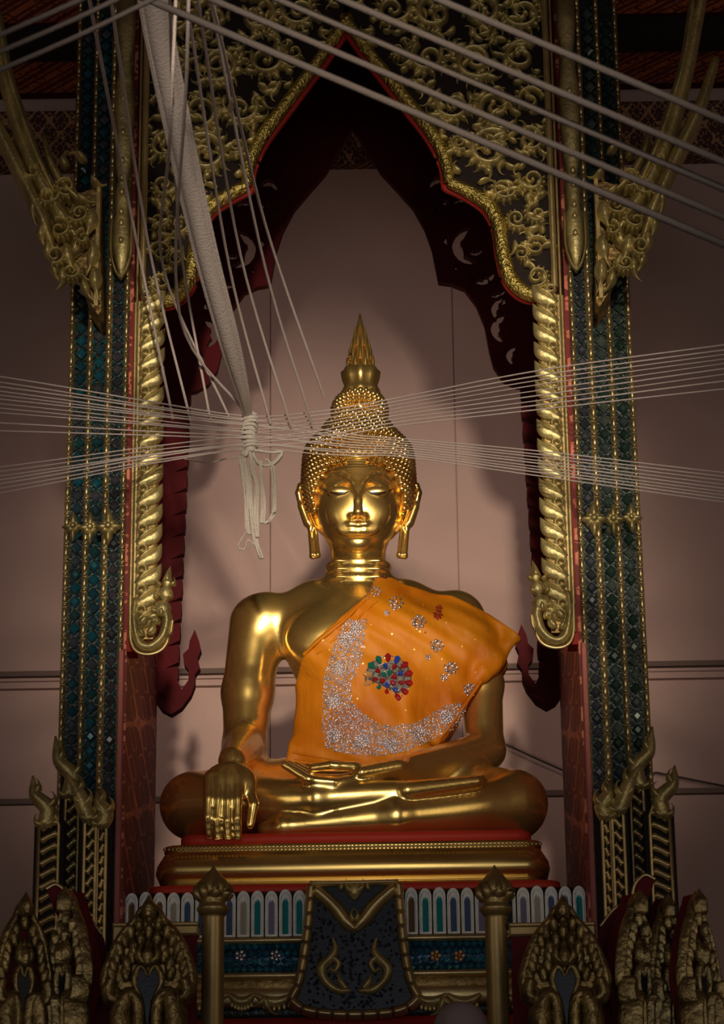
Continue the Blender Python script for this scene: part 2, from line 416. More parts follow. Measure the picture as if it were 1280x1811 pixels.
# ------------------------------------------------------------------ altar platform (below the frame)
zb = P(640, 1850, -2.0)[2]
plat = thing('altar_platform', 'tall red stepped altar platform carrying pillars, railing and pedestal', 'platform', (0, -.3, 0))
for (hw, y0, z0, z1) in ((2.9, -2.9, 0, zb*.35), (2.7, -2.6, zb*.35, zb*.7), (2.5, -2.2, zb*.7, zb)):
    m_ = MB(); m_.bbox((-hw, y0, z0), (hw, 1.2, z1), .03); m_.build('step', RED, plat, smooth=False)

# ------------------------------------------------------------------ pillars
YC = -.75
zc_top = zt+.2
def facetx(px, Y): return P(px, 1300, Y)[0]
FAC = [  # (px0, px1 at y1300, depth, material)
    (114, 138, YC+.20), (147, 172, YC+.10), (182, 205, YC+.0)]
dm = MB(); dm.add([(0, -.006, 0), (-1, 0, 0), (0, 0, -1), (1, 0, 0), (0, 0, 1), (-.5, -.006, 0), (0, -.006, -.5), (.5, -.006, 0), (0, -.006, .5)],
                  [[1, 2, 6, 5], [2, 3, 7, 6], [3, 4, 8, 7], [4, 1, 5, 8], [5, 6, 7, 8]])
TILEM = {k: mesh_only(dm, 'diamond_tile', m_) for k, m_ in (('L', TILE_L), ('D', TILE_D), ('R', TILE_R))}
def pillar(mir):
    side = 'right' if mir else 'left'; sg = -1 if mir else 1
    xb = facetx(160, YC)
    root = thing('mosaic_pillar', 'tall pillar of %s glass mosaic strips and gold beading, %s of the statue' % (('green', 'right') if mir else ('teal', 'left')), 'pillar', (sg*xb, -.2, zb), 'mosaic pillars flanking the statue')
    # core, stepped outward
    xin = facetx(214, YC)
    x_steps = [(facetx(104, FAC[0][2]), FAC[0][2]+.012), (facetx(142, FAC[1][2]), FAC[1][2]+.012), (facetx(177, FAC[2][2]), FAC[2][2]+.012)]
    for i, (x0, y0) in enumerate(x_steps):
        x1 = x_steps[i+1][0] if i < 2 else xin
        m_ = MB(); m_.box((x0, y0, zb), (x1, .35, zc_top)); m_.build('shaft', MOSG, root, mir, False)
    m_ = MB(); m_.box((xin, YC+.02, zb), (xin+.012, .35, zc_top)); m_.build('red_side_panel', REDPAT, root, mir, False)
    m_ = MB(); m_.bbox((xin-.012, YC-.012, zb), (xin+.006, YC+.03, P(215, 1150, YC)[2]), .003); m_.build('pink_edge_strip', PALE, root, mir, False)
    # diamond tiles, one object each
    for i, (p0, p1, Y) in enumerate(FAC):
        x0, x1 = facetx(p0, Y), facetx(p1, Y); xc = (x0+x1)/2; hw = (x1-x0)*.44; hz = hw*1.12
        z = zb+.3 if i < 2 else zb+.3
        ztop = P(160, 0, YC)[2]
        k = 0
        key = 'D' if i == 2 else ('R' if mir else 'L')
        while z < ztop:
            shared('mosaic_tile', TILEM[key], root, (sg*xc, Y+.002, z), (random.uniform(-.10, .10), random.uniform(-.03, .03), random.uniform(-.14, .14)), (hw, 1, hz))
            z += hz*2.16; k += 1
        # thin crossing fillets between the tiles: small triangles joined
        m_ = MB(); z = zb+.3
        while z < ztop:
            for sx in (-1, 1):
                q = [(xc+sx*hw*1.05, z+hz*.55), (xc+sx*hw*1.05, z+hz*1.6), (xc+sx*hw*.5, z+hz*1.08)]
                m_.add([(q[0][0], Y+.002, q[0][1]), (q[1][0], Y+.002, q[1][1]), (q[2][0], Y-.002, q[2][1])], [[0, 1, 2]])
            z += hz*2.16
        t = m_.build('triangle_chips', TILE_R if mir else TILE_L, root, mir, False); t['kind'] = 'stuff'
    # beaded gold strips
    for (p, Y, wpx) in ((108, FAC[0][2], 4.2), (142.5, FAC[1][2], 4.2), (177, FAC[2][2], 4.6), (209.5, FAC[2][2]-.005, 3.8)):
        x = facetx(p, Y); r = wpx*.00178; m_ = MB(); z = zb+.02; k = 0
        m_.box((x-r*1.25, Y+.004, zb), (x+r*1.25, Y+.02, zc_top))
        while z < zc_top-.05:
            if z > P(160, 1830, Y)[2] and z < P(160, -20, Y)[2]:
                L_ = .036 if k % 2 == 0 else .011
                m_.ell((x, Y, z+L_/2), (r, r*1.1, L_*.56), 6, 5 if k % 2 == 0 else 4)
                z += L_+.003
            else: z += .05
            k += 1
        m_.build('bead_strip', LEAF2, root, mir)
    # belt of three gilt flowers
    for (p, py, Y, s) in ((120, 932, FAC[0][2]-.01, 19), (150, 934, FAC[1][2]-.01, 21), (182, 932, FAC[2][2]-.012, 23)):
        x, z = XZ(p+10, py, Y); s *= SCL(Y); m_ = MB()
        for a, ln in ((0, 1.1), (90, 1.5), (180, 1.1), (270, 1.5), (45, .8), (135, .8), (225, .8), (315, .8)):
            a = math.radians(a); c_, s_ = math.cos(a), math.sin(a)
            m_.stroke([(x, z), (x+c_*s*.5*ln, z+s_*s*.5*ln), (x+c_*s*ln, z+s_*s*ln)], [s*.2, s*.34, s*.03], Y, .018, 3)
        m_.ell((x, Y-.015, z), (s*.3, .014, s*.3), 10, 6)
        m_.build('gilt_flower', LEAF, root, mir)
    # inner gold moulding bar beside the leaf strip
    Yl = YC-.05
    m_ = MB()
    def bar(px0, px1, y0, y1, Y, d):
        xa, za = XZ(px0, y0, Y); xb2, zb2 = XZ(px1, y1, Y); return xa, za, xb2, zb2
    xa = P(246, 540, Yl)[0]; r = .0095
    x0 = facetx(231, Yl)
    for dx, rr in ((-.009, .006), (.003, .010)):
        m_.tube([(x0+dx, Yl, P(232, 1130, Yl)[2]), (x0+dx, Yl, P(246, 535, Yl)[2])], rr, 8)
    m_.build('gold_moulding', LEAF2, root, mir)
    m_ = MB()
    m_.box((x0-.02, Yl+.012, P(232, 1150, Yl)[2]), (x0+.012, YC+.04, P(246, 535, Yl)[2])); m_.build('moulding_backing', RED, root, mir, False)
    x1_ = P(258, 200, Yl)[0]
    m_ = MB(); m_.tube([(x1_, Yl, P(258, 520, Yl)[2]), (x1_, Yl, zc_top-.1)], .011, 8); m_.tube([(x1_-.019, Yl+.01, P(258, 560, Yl)[2]), (x1_-.019, Yl+.01, zc_top-.1)], .005, 6)
    m_.build('upper_gold_moulding', LEAF2, root, mir)
    # hanging gilt capital on the innermost strip
    Yk = YC-.035; cx_, _ = XZ(219, 250, Yk); m_ = MB()
    zk = [P(219, y, Yk)[2] for y in (0, 60, 110, 180, 240, 290, 320, 345, 380, 400, 430, 450, 495)]
    pr = list(zip([16, 17, 11, 19, 17, 15, 10, 14, 12, 16, 17, 15, 2], zk))
    m_.lathe((cx_, Yk, 0), [(a*.00185, z) for a, z in reversed(pr)], 14, .06, 7, .8)
    for zz in zk[3:11]: m_.ell((cx_, Yk-.028, zz), (.009, .010, .013), 8, 5)
    for s_ in (-1, 1):
        m_.stroke([(cx_+s_*.034, P(219, 395, Yk)[2]), (cx_+s_*.034, P(219, 450, Yk)[2]), (cx_+s_*.018, P(219, 482, Yk)[2]), (cx_, P(219, 496, Yk)[2])], [.004]*4, Yk-.02, .012, 4)
    m_.build('gilt_capital', LEAF, root, mir)
    # base ornaments: three slabs with ladder carving and flame heads
    for (p0, p1, ytop, ybot, Y, fl) in ((66, 106, 1450, 1600, YC-.02, [(78, 1462), (84, 1430), (62, 1405), (58, 1372)]),
                                        (112, 140, 1400, 1590, YC+.06, [(120, 1410), (128, 1372), (104, 1345), (98, 1302)]),
                                        (147, 172, 1440, 1620, YC-.06, [(160, 1452), (148, 1425), (138, 1400), (118, 1368)]),
                                        (170, 190, 1450, 1640, YC-.05, [(178, 1462), (186, 1440), (176, 1420), (172, 1400)])):
        xA = P(p0, 1500, Y)[0]; xB = P(p1, 1500, Y)[0]; zA = P(p0, ybot+60, Y)[2]; zB = P(p0, ytop, Y)[2]
        o_ = MB(); o_.box((xA-.012, Y+.01, zA-.3), (xB+.012, Y+.05, zB)); slab = o_.build('jamb_slab', BLACKR, root, mir, False)
        o_ = MB(); nz_ = int((zB-zA)/.036)
        for i in range(nz_):
            z = zA+(i+.5)*(zB-zA)/nz_
            o_.stroke([(xA+.010, z-.012), ((xA+xB)/2, z+.002), (xB-.010, z+.012)], [.013, .009, .013], Y, .012, 3)
        for x in (xA+.004, xB-.004):
            o_.tube([(x, Y-.006, zA), (x, Y-.006, zB-.02), ((xA+xB)/2+(x-(xA+xB)/2)*.5, Y-.006, zB+.02)], .006, 6)
        o_.build('ladder_carving', LEAF2, slab, mir)
        o_ = MB(); fp = [XZ(x, y, Y-.01) for x, y in fl]
        o_.stroke(fp, [.024, .026, .020, .003], Y-.01, .028, 5)
        (xm_, zm_), (xn_, zn_) = fp[1], fp[2]
        kranok(o_, xm_, zm_, 2.6, .075, -2.2, Y-.015, .02, .012); kranok(o_, xm_, zm_, .6, .07, 2.4, Y-.015, .02, .012)
        kranok(o_, xn_, zn_, .9, .06, 2.0, Y-.015, .02, .011); kranok(o_, fp[0][0], fp[0][1], .3, .06, 2.4, Y-.015, .02, .012)
        kranok(o_, fp[0][0], fp[0][1], 2.9, .06, -2.4, Y-.015, .02, .012)
        o_.build('flame_head', LEAF, slab, mir)
    return root
pillL = pillar(False); pillR = pillar(True)

# ------------------------------------------------------------------ leaf strips with curled naga ends
def leaf_strip(mir):
    Y = YC-.06; side = 'right' if mir else 'left'; sg = -1 if mir else 1
    x0 = facetx(238, Y); root = thing('gilt_leaf_strip', 'gold strip of flame leaves ending in a curled hook on the %s pillar' % side, 'ornament', (sg*x0, Y, P(240, 1155, Y)[2]), 'gilt leaf strips on the pillars')
    k = SCL(Y)
    lm = MB(); s = 1.0
    lm.stroke([(.000, -.006), (.022, .012), (.048, .028), (.068, .064)], [.015, .024, .021, .001], 0, .015, 6)
    lm.stroke([(.006, .014), (.028, .036), (.044, .046), (.056, .060)], [.004, .006, .004, .001], -.009, .008, 4)
    cu = [(.012+.014*math.cos(a)*(1-a/14), .044+.014*math.sin(a)*(1-a/14)) for a in np.linspace(-1.5, 6, 9)]
    lm.stroke(cu, [.006]*8+[.004], -.006, .014, 2)
    me = mesh_only(lm, 'flame_leaf', LEAF, True)
    z = P(240, 1105, Y)[2]; z1 = P(250, 540, Y)[2]; i = 0
    while z < z1:
        shared('flame_leaf', me, root, (sg*x0, Y, z), scale=(sg*1.12, 1, 1.05)); z += .0685; i += 1
    m_ = MB(); m_.box((x0-.005, Y+.003, P(240, 1130, Y)[2]), (x0+.052, Y+.02, z1+.02)); m_.build('strip_backing', BLACKR if False else DARKG, root, mir, False)
    # curled end
    m_ = MB()
    C = lambda L_: [XZ(a, b_, Y) for a, b_ in L_]
    m_.stroke(C([(240, 1060), (238, 1100), (246, 1138), (266, 1146), (288, 1128), (296, 1098), (288, 1078), (276, 1084)]), [.012, .016, .018, .018, .018, .018, .014, .006], Y, .03, 5)
    m_.build('hook', LEAF, root, mir)
    m_ = MB(); m_.tube([P(a, b_, Y-.012) for a, b_ in [(q[0], q[1]) for q in crom([(230, 1080), (231, 1132), (243, 1153), (266, 1157), (288, 1147), (301, 1122), (305, 1098)], 4)]], .0055, 6)
    m_.build('hook_rim', LEAF2, root, mir)
    m_ = MB()
    for (a, b_, an, sz, tu) in ((250, 1110, 1.2, .06, -2.5), (262, 1125, .6, .06, 2.5), (280, 1110, 1.6, .05, 2.5), (256, 1128, 2.4, .045, -2.4), (288, 1095, 1.9, .05, -2.5), (268, 1105, .2, .04, 2.6)):
        x, z = XZ(a, b_, Y); kranok(m_, x, z, an, sz, tu, Y-.024, .018, sz*.24)
    m_.build('hook_scrolls', LEAF, root, mir)
    # bud figure standing on the hook
    m_ = MB(); k2 = .0018
    for (a, b_, rx, rz) in ((287, 1078, 15, 17), (293, 1050, 12, 15), (296, 1030, 9, 12)):
        p = P(a, b_, Y-.01); m_.lathe(p, [(rx*k2*math.sin(PI*t), rz*k2*-math.cos(PI*t)) for t in np.linspace(.05, .97, 9)], 12, .10, 6)
    m_.stroke(C([(296, 1032), (299, 1018), (302, 1005)]), [.014, .009, .001], Y-.02, .02, 4)
    for (a, b_, an, tu) in ((280, 1062, 2.4, -2), (298, 1062, .6, 2), (286, 1040, 2.5, -2), (303, 1040, .6, 2), (278, 1086, 2.8, -2.4)):
        x, z = XZ(a, b_, Y); kranok(m_, x, z, an, .034, tu, Y-.022, .014, .009)
    m_.build('bud_finial', LEAF, root, mir)
leaf_strip(False); leaf_strip(True)

# ------------------------------------------------------------------ front arch with carved spandrels
YA = YC-.02
def arch():
    root = thing('carved_arch', 'pointed front arch with gold scroll carving and granular gold border', 'arch', (0, YA, P(618, 40, YA)[2]))
    bord = [(617, 30), (566, 104), (505, 186), (462, 245), (441, 290), (436, 330), (402, 347), (368, 371), (350, 405), (344, 450), (334, 495), (312, 524), (285, 535), (262, 524)]
    for mir in (False, True):
        B = [XZ(x, y, YA) for x, y in bord]
        Bs = [tuple(q) for q in crom(B[:6], 5)] + [tuple(q) for q in crom(B[6:], 5)]
        out = Bs + [(P(250, 524, YA)[0], Bs[-1][1]), (P(250, 300, YA)[0], zc_top-.05), (0, zc_top-.05)]
        m_ = MB(); m_.prism([out], YA+.005, YA+.04); m_.build('spandrel_board', BLACKR, root, mir, False)
        m_ = MB()
        bo = [(x-0, z) for x, z in B]
        m_.stroke([(x, z) for x, z in B[:6]], [.020, .021, .022, .024, .024, .020], YA-.01, .022, 7)
        m_.stroke([(x, z) for x, z in B[5:]], [.020, .024, .026, .026, .026, .026, .026, .022, .012], YA-.01, .022, 7)
        m_.build('arch_border', BORD, root, mir)
        m_ = MB()   # red inner edge
        m_.tube([(x+.016, YA+.02, z-.012) for x, z in [tuple(q) for q in crom(B[:6], 5)]], .012, 6)
        m_.tube([(x+.016, YA+.02, z-.010) for x, z in [tuple(q) for q in crom(B[5:], 5)]], .012, 6)
        m_.build('red_soffit_edge', RED, root, mir)
        SCR = [(300, 35, 36, 0), (375, 30, 40, 1), (455, 30, 40, 2), (530, 22, 34, 3), (305, 112, 34, 2.4), (385, 115, 42, 4), (468, 108, 36, 1), (520, 95, 20, 2),
               (292, 190, 28, 3), (352, 200, 34, 5), (425, 195, 34, .6), (292, 262, 28, 1.2), (362, 275, 44, 2.2), (418, 262, 18, 4), (290, 330, 26, .4), (340, 345, 24, 3.3),
               (282, 392, 22, 1.7), (318, 400, 20, 4), (285, 450, 22, 2.8), (312, 462, 15, 1), (285, 503, 22, 5)]
        for i, (a, b_, r, a0) in enumerate(SCR):
            x, z = XZ(a, b_, YA); m_ = MB(); scroll(m_, x, z, r*.00182, a0, 1 if i % 2 else -1, YA-.002, .03)
            m_.build('scroll', LEAF, root, mir)
        m_ = MB(); rr = random.Random(3)
        def inside(px, py):
            # right of 266 and left of border
            pts = bord
            for j in range(len(pts)-1):
                (xa, ya), (xb_, yb) = pts[j], pts[j+1]
                if min(ya, yb) <= py <= max(ya, yb) and ya != yb:
                    return px < xa+(xb_-xa)*(py-ya)/(yb-ya)-22
            return py < 30
        n_ = 0
        while n_ < 230:
            a, b_ = rr.uniform(268, 600), rr.uniform(-10, 515)
            if not inside(a, b_): continue
            x, z = XZ(a, b_, YA); kranok(m_, x, z, rr.uniform(0, 6.28), rr.uniform(.045, .085), rr.choice((-2.6, 2.6)), YA-.0+rr.uniform(-.012, 0), .022, rr.uniform(.010, .016)); n_ += 1
        g = m_.build('small_leaves', LEAF, root, mir); g['kind'] = 'stuff'
arch()

# ------------------------------------------------------------------ rear arch, plain dark red board with fretwork
YR = .46
def rear():
    root = thing('fretwork_arch', 'dark red rear arch board cut with scroll openings', 'arch', (0, YR, P(628, 225, YR)[2]))
    outl = [(630, 225), (602, 262), (576, 305), (548, 337), (520, 370), (500, 408), (488, 445), (478, 503), (455, 507), (432, 517), (412, 545), (398, 582), (391, 625), (384, 655), (368, 680), (345, 692), (318, 695), (285, 692), (200, 692), (200, 0)]
    holes = [arcpoly(412, 440, 30, 5.5, -95, 85), arcpoly(412, 440, 13, 3, 200, 330), arcpoly(404, 478, 26, 4, 200, 300),
             arcpoly(474, 338, 14, 4, 10, 150), arcpoly(488, 352, 22, 3, 200, 280), arcpoly(462, 385, 22, 3.5, 20, 110), arcpoly(432, 383, 24, 3, 40, 140),
             [(446, 472), (451, 480), (443, 484)], [(462, 420), (470, 430), (460, 440)], arcpoly(352, 590, 26, 5, -60, 80), arcpoly(345, 560, 34, 4, -20, 60),
             [(362, 530), (368, 548), (358, 545)], [(382, 508), (390, 500), (388, 512)], arcpoly(330, 640, 24, 4, -30, 60), arcpoly(377, 392, 20, 3, 60, 160), arcpoly(380, 505, 24, 3, 210, 300)]
    for mir in (False, True):
        o_ = [XZ(x, y, YR) for x, y in outl]; o_[0] = (0, o_[0][1]); o_.append((0, P(630, 0, YR)[2]))
        hs = [[XZ(x, y, YR) for x, y in h] for h in holes]
        m_ = MB(); m_.prism([o_]+hs, YR, YR+.035); m_.build('fretted_board', DKRED, root, mir, False)
        st = [(240, 680)]
        y = 690; e = lambda yy: 338-(yy-690)*.045
        st = [(236, 685), (e(690), 685)]
        y = 712
        while y < 1195:
            st += [(e(y), y), (e(y)-24, y+11), (e(y)-1, y+7)]; y += 38.5
            st += [(e(y)+1.5, y-14)]
        st += [(314, 1205), (322, 1222), (334, 1205), (334, 1188), (326, 1178), (324, 1160), (334, 1150), (336, 1136), (345, 1116), (353, 1138), (356, 1152), (350, 1166), (354, 1184), (345, 1196), (345, 1214), (338, 1232), (322, 1254), (303, 1266), (287, 1258), (274, 1240), (268, 1210), (236, 1205)]
        m_ = MB(); m_.prism([[XZ(x, y_, YR) for x, y_ in st]], YR-.02, YR+.03); m_.build('scalloped_strip', DKRED, root, mir, False)
rear()

# ------------------------------------------------------------------ gilt eave brackets
def bracket(mir):
    Y = YC-.10; side = 'right' if mir else 'left'; sg = -1 if mir else 1
    p0 = P(150, 540, Y)
    root = thing('gilt_bracket', 'large gold naga bracket of flowing tendrils at upper %s' % side, 'bracket', (sg*p0[0], Y, p0[2]), 'gilt brackets at the pillar tops')
    C = lambda L_: [XZ(a, b_, Y) for a, b_ in L_]
    k = .00178
    for pts, wd, dy in (([(-30, -40), (-8, 60), (12, 150), (38, 240), (72, 320), (110, 385), (140, 430)], [10, 13, 14, 15, 18, 16, 8], 0),
                        ([(-40, 130), (-12, 210), (22, 280), (52, 340), (78, 395), (96, 450)], [8, 12, 15, 14, 12, 6], -.01),
                        ([(0, 30), (16, 130), (40, 210), (70, 290), (100, 350)], [6, 8, 9, 8, 3], -.02),
                        ([(78, 240), (90, 290), (120, 340), (160, 370)], [3, 9, 9, 4], 0)):
        m_ = MB(); m_.stroke(C(pts), [q*k for q in wd], Y+dy, .05, 6); m_.build('tendril', LEAF, root, mir)
    rr = random.Random(11)
    SCR = [(88, 355, 24, 1), (142, 388, 20, 3.5), (108, 415, 22, 2), (100, 462, 20, 4.4), (128, 490, 18, .5), (62, 312, 18, 3), (120, 340, 22, 5), (150, 430, 16, 1.5)]
    for i, (a, b_, r, a0) in enumerate(SCR):
        x, z = XZ(a, b_, Y); m_ = MB(); scroll(m_, x, z, r*k, a0, 1 if i % 2 else -1, Y-.02, .045); m_.build('scroll', LEAF, root, mir)
    m_ = MB()
    for (a, b_, an, sz, tu) in ((80, 400, -1.9, .11, 1.6), (90, 430, -1.8, .11, 1.5), (98, 462, -1.7, .10, 1.4), (112, 480, -1.4, .09, -1.4), (135, 470, -1.3, .10, 1.5), (150, 500, -1.5, .09, 1.2),
                                (168, 440, -1.6, .12, -.6), (170, 480, -1.6, .12, .5), (70, 350, -2.0, .12, 1.2), (60, 310, -2.1, .09, 1.4), (165, 380, -1.6, .12, -.7), (140, 350, -1.0, .08, 2), (165, 320, -1.2, .07, 2.2), (150, 290, 1.9, .08, 2.2), (120, 300, 2.2, .08, -2),
                                (120, 440, -1.5, .12, .8), (140, 420, -1.7, .12, -.9)):
        x, z = XZ(a, b_, Y); kranok(m_, x, z, an, sz, tu, Y-.01+rr.uniform(-.02, .01), .035, sz*.2)
    m_.build('flame_leaves', LEAF, root, mir)
    m_ = MB(); m_.prism([C([(120, 345), (160, 330), (174, 318), (178, 545), (172, 552), (150, 520), (140, 470), (100, 440), (84, 380)])], Y+.02, FAC[1][2]-.002)
    m_.build('bracket_core', DARKG, root, mir, False)
    m_ = MB(); x_ = P(174, 400, Y)[0]; m_.box((x_-.006, Y-.02, P(174, 545, Y)[2]), (x_+.006, Y+.03, P(174, 330, Y)[2])); m_.build('side_fillet', LEAF2, root, mir, False)
bracket(False); bracket(True)

# ------------------------------------------------------------------ signed-distance modelling for the statue
class SDF:
    def __init__(s, lo, hi, h):
        s.lo = np.array(lo, dtype=np.float32); s.h = h
        s.n = np.ceil((np.array(hi)-np.array(lo))/h).astype(int)+1
        s.D = np.full(s.n, 1.0, dtype=np.float32)
    def sl(s, lo, hi):
        a = np.maximum(0, np.floor((np.array(lo)-s.lo)/s.h).astype(int)); b_ = np.minimum(s.n, np.ceil((np.array(hi)-s.lo)/s.h).astype(int)+1)
        g = [s.lo[i]+s.h*np.arange(a[i], b_[i], dtype=np.float32) for i in range(3)]
        return (slice(a[0], b_[0]), slice(a[1], b_[1]), slice(a[2], b_[2])), np.meshgrid(*g, indexing='ij', sparse=True)
    def mix(s, sl, d, k, op='u'):
        D = s.D[sl]
        if op == 'u':
            hh = np.clip(.5+.5*(D-d)/k, 0, 1); s.D[sl] = D*(1-hh)+d*hh-k*hh*(1-hh)
        elif op == 's':    # subtract d
            hh = np.clip(.5-.5*(D+d)/k, 0, 1); s.D[sl] = D*(1-hh)-d*hh+k*hh*(1-hh)
    def cap(s, a, b_, r1, r2, k=.02, op='u', flat=None):
        a = np.array(a, dtype=np.float32); b_ = np.array(b_, dtype=np.float32); R = max(r1, r2)+k*1.5+2*s.h
        fs = np.ones(3) if flat is None else np.array(flat)
        Rv = R*fs+0
        sl, (X, Y, Z) = s.sl(np.minimum(a, b_)-Rv, np.maximum(a, b_)+Rv)
        ba = (b_-a)/fs; L2 = max(float(ba@ba), 1e-9)
        px, py, pz = (X-a[0])/fs[0], (Y-a[1])/fs[1], (Z-a[2])/fs[2]
        t = np.clip((px*ba[0]+py*ba[1]+pz*ba[2])/L2, 0, 1)
        d = np.sqrt((px-t*ba[0])**2+(py-t*ba[1])**2+(pz-t*ba[2])**2)-(r1+(r2-r1)*t)
        s.mix(sl, (d*min(fs)).astype(np.float32), k, op)
    def ell(s, c, r, k=.02, op='u'):
        c = np.array(c); r = np.array(r); sl, (X, Y, Z) = s.sl(c-r-k*1.5-2*s.h, c+r+k*1.5+2*s.h)
        k0 = np.sqrt(((X-c[0])/r[0])**2+((Y-c[1])/r[1])**2+((Z-c[2])/r[2])**2)
        k1 = np.sqrt(((X-c[0])/r[0]**2)**2+((Y-c[1])/r[1]**2)**2+((Z-c[2])/r[2]**2)**2)
        s.mix(sl, (k0*(k0-1)/np.maximum(k1, 1e-6)).astype(np.float32), k, op)
    def mesh(s, smooth=3):
        D = s.D; neg = D < 0; n = s.n
        c = np.zeros(n-1, dtype=np.int8)
        for i in (0, 1):
            for j in (0, 1):
                for k in (0, 1): c += neg[i:n[0]-1+i, j:n[1]-1+j, k:n[2]-1+k]
        act = (c > 0) & (c < 8); idx = np.argwhere(act); id_ = np.full(n-1, -1, dtype=np.int64); id_[act] = np.arange(len(idx))
        acc = np.zeros((len(idx), 3)); cnt = np.zeros(len(idx))
        cor = [(i, j, k) for i in (0, 1) for j in (0, 1) for k in (0, 1)]
        for a in cor:
            for ax in range(3):
                if a[ax]: continue
                b_ = list(a); b_[ax] = 1
                va = D[idx[:, 0]+a[0], idx[:, 1]+a[1], idx[:, 2]+a[2]]; vb = D[idx[:, 0]+b_[0], idx[:, 1]+b_[1], idx[:, 2]+b_[2]]
                m_ = (va < 0) != (vb < 0); t = np.where(m_, va/np.where(m_, va-vb, 1), 0)
                p = np.tile(np.array(a, dtype=float), (len(idx), 1)); p[:, ax] += t
                acc[m_] += p[m_]; cnt[m_] += 1
        V = s.lo+s.h*(idx+acc/np.maximum(cnt, 1)[:, None]); faces = []
        for ax in range(3):
            o1, o2 = (ax+1) % 3, (ax+2) % 3
            sla = [slice(1, n[0]-1), slice(1, n[1]-1), slice(1, n[2]-1)]; sla[ax] = slice(0, n[ax]-1)
            slb = list(sla); slb[ax] = slice(1, n[ax])
            A = neg[tuple(sla)]; B = neg[tuple(slb)]
            for flag in (True, False):
                e = np.argwhere((A != B) & (A == flag)); off = np.ones(3, dtype=int); off[ax] = 0; e = e+off
                q = []
                for da, db in ((0, 0), (-1, 0), (-1, -1), (0, -1)):
                    cc = e.copy(); cc[:, o1] += da; cc[:, o2] += db; q.append(id_[cc[:, 0], cc[:, 1], cc[:, 2]])
                q = np.stack(q, 1)
                faces.append(q if flag else q[:, ::-1])
        Fq = np.concatenate(faces); Fq = Fq[(Fq >= 0).all(1)]
        for it in range(smooth):      # Taubin smoothing
            for lam in (.55, -.57):
                sm = np.zeros_like(V); ct = np.zeros(len(V))
                for i in range(4):
                    a, b_ = Fq[:, i], Fq[:, (i+1) % 4]
                    np.add.at(sm, a, V[b_]); np.add.at(ct, a, 1)
                V = V+lam*(sm/np.maximum(ct, 1)[:, None]-V)
        return V, Fq
def px_(a): return a*.00194
ST = thing('buddha_statue', 'large gilded seated figure with closed eyes wearing an orange robe over one shoulder', 'statue', P(626, 1488, -.05))

# ---- body
lo = P(270, 1500, -.62); hi = P(985, 960, .42)
S = SDF((P(262, 1400, 0)[0], -.64, P(640, 1500, -.1)[2]-.06), (P(992, 1400, 0)[0], .46, P(640, 960, 0)[2]+.02), .0068)
c_ = S.cap; Pq = P
# torso
S.ell(P(640, 1140, .06), (px_(138), .185, px_(118)), .05)
S.ell(P(642, 1290, .07), (px_(118), .165, px_(120)), .10)
c_(P(482, 1096, .09), P(800, 1092, .09), px_(48), px_(48), .08)
c_(P(560, 1072, .08), P(715, 1072, .08), px_(46), px_(46), .06)
S.ell(P(575, 1130, -.06), (px_(70), .075, px_(52)), .06); S.ell(P(705, 1130, -.06), (px_(70), .075, px_(52)), .06)
# neck with three rings
c_(P(633, 1070, .05), P(634, 965, .02), px_(54), px_(47), .035)
for yy in (1006, 1020, 1034): c_(P(600, yy, .03), P(668, yy, .03), px_(26), px_(26), .012, flat=(1, 1.9, .35))
# right arm (image left) hanging to the knee
c_(P(455, 1102, .09), P(438, 1225, .07), px_(50), px_(45), .05)
c_(P(438, 1225, .07), P(432, 1322, .02), px_(45), px_(37), .03)
c_(P(432, 1318, .01), P(412, 1346, -.42), px_(37), px_(25), .03)
S.ell(P(406, 1384, -.490), (px_(45), .036, px_(36)), .03)
fing = [(370, 368, 1402, 1446, 1478), (387, 384, 1404, 1450, 1487), (404, 402, 1406, 1452, 1492), (421, 419, 1403, 1448, 1484)]
for (x0, x1, ya, yb, yc) in fing:
    c_(P(x0, 1374, -.505), P(x0-1, ya+10, -.522), px_(9.8), px_(9.0), .010)
    c_(P(x0-1, ya+10, -.522), P(x1, yb, -.522), px_(9.0), px_(8.4), .003)
    c_(P(x1, yb, -.522), P(x1+2, yc, -.505), px_(8.4), px_(6.4), .003)
c_(P(434, 1378, -.475), P(448, 1422, -.506), px_(13), px_(9.5), .015); c_(P(448, 1422, -.506), P(442, 1460, -.510), px_(9.5), px_(6.5), .006)
# left arm (image right) to the lap
c_(P(812, 1100, .09), P(850, 1210, .04), px_(46), px_(40), .05)
c_(P(850, 1210, .04), P(858, 1325, -.03), px_(38), px_(33), .03)
c_(P(858, 1328, -.03), P(704, 1362, -.30), px_(34), px_(22), .03)
c_(P(704, 1362, -.30), P(640, 1372, -.36), px_(20), px_(17), .02, flat=(1, 1.9, 1))
for (pts, r) in (([(650, 1374, -.38), (590, 1384, -.42), (545, 1378, -.43), (503, 1352, -.42)], 8), ([(650, 1370, -.33), (590, 1378, -.35), (548, 1374, -.35), (512, 1352, -.34)], 8),
                 ([(650, 1367, -.29), (600, 1374, -.29), (556, 1372, -.28), (524, 1354, -.27)], 8), ([(650, 1364, -.25), (610, 1370, -.24), (570, 1368, -.22), (545, 1356, -.21)], 7.5),
                 ([(668, 1360, -.37), (625, 1356, -.39), (585, 1354, -.385), (553, 1358, -.37)], 8.5)):
    for a, b2 in zip(pts[:-1], pts[1:]): c_(P(*a), P(*b2), px_(r), px_(r-.9), .008)
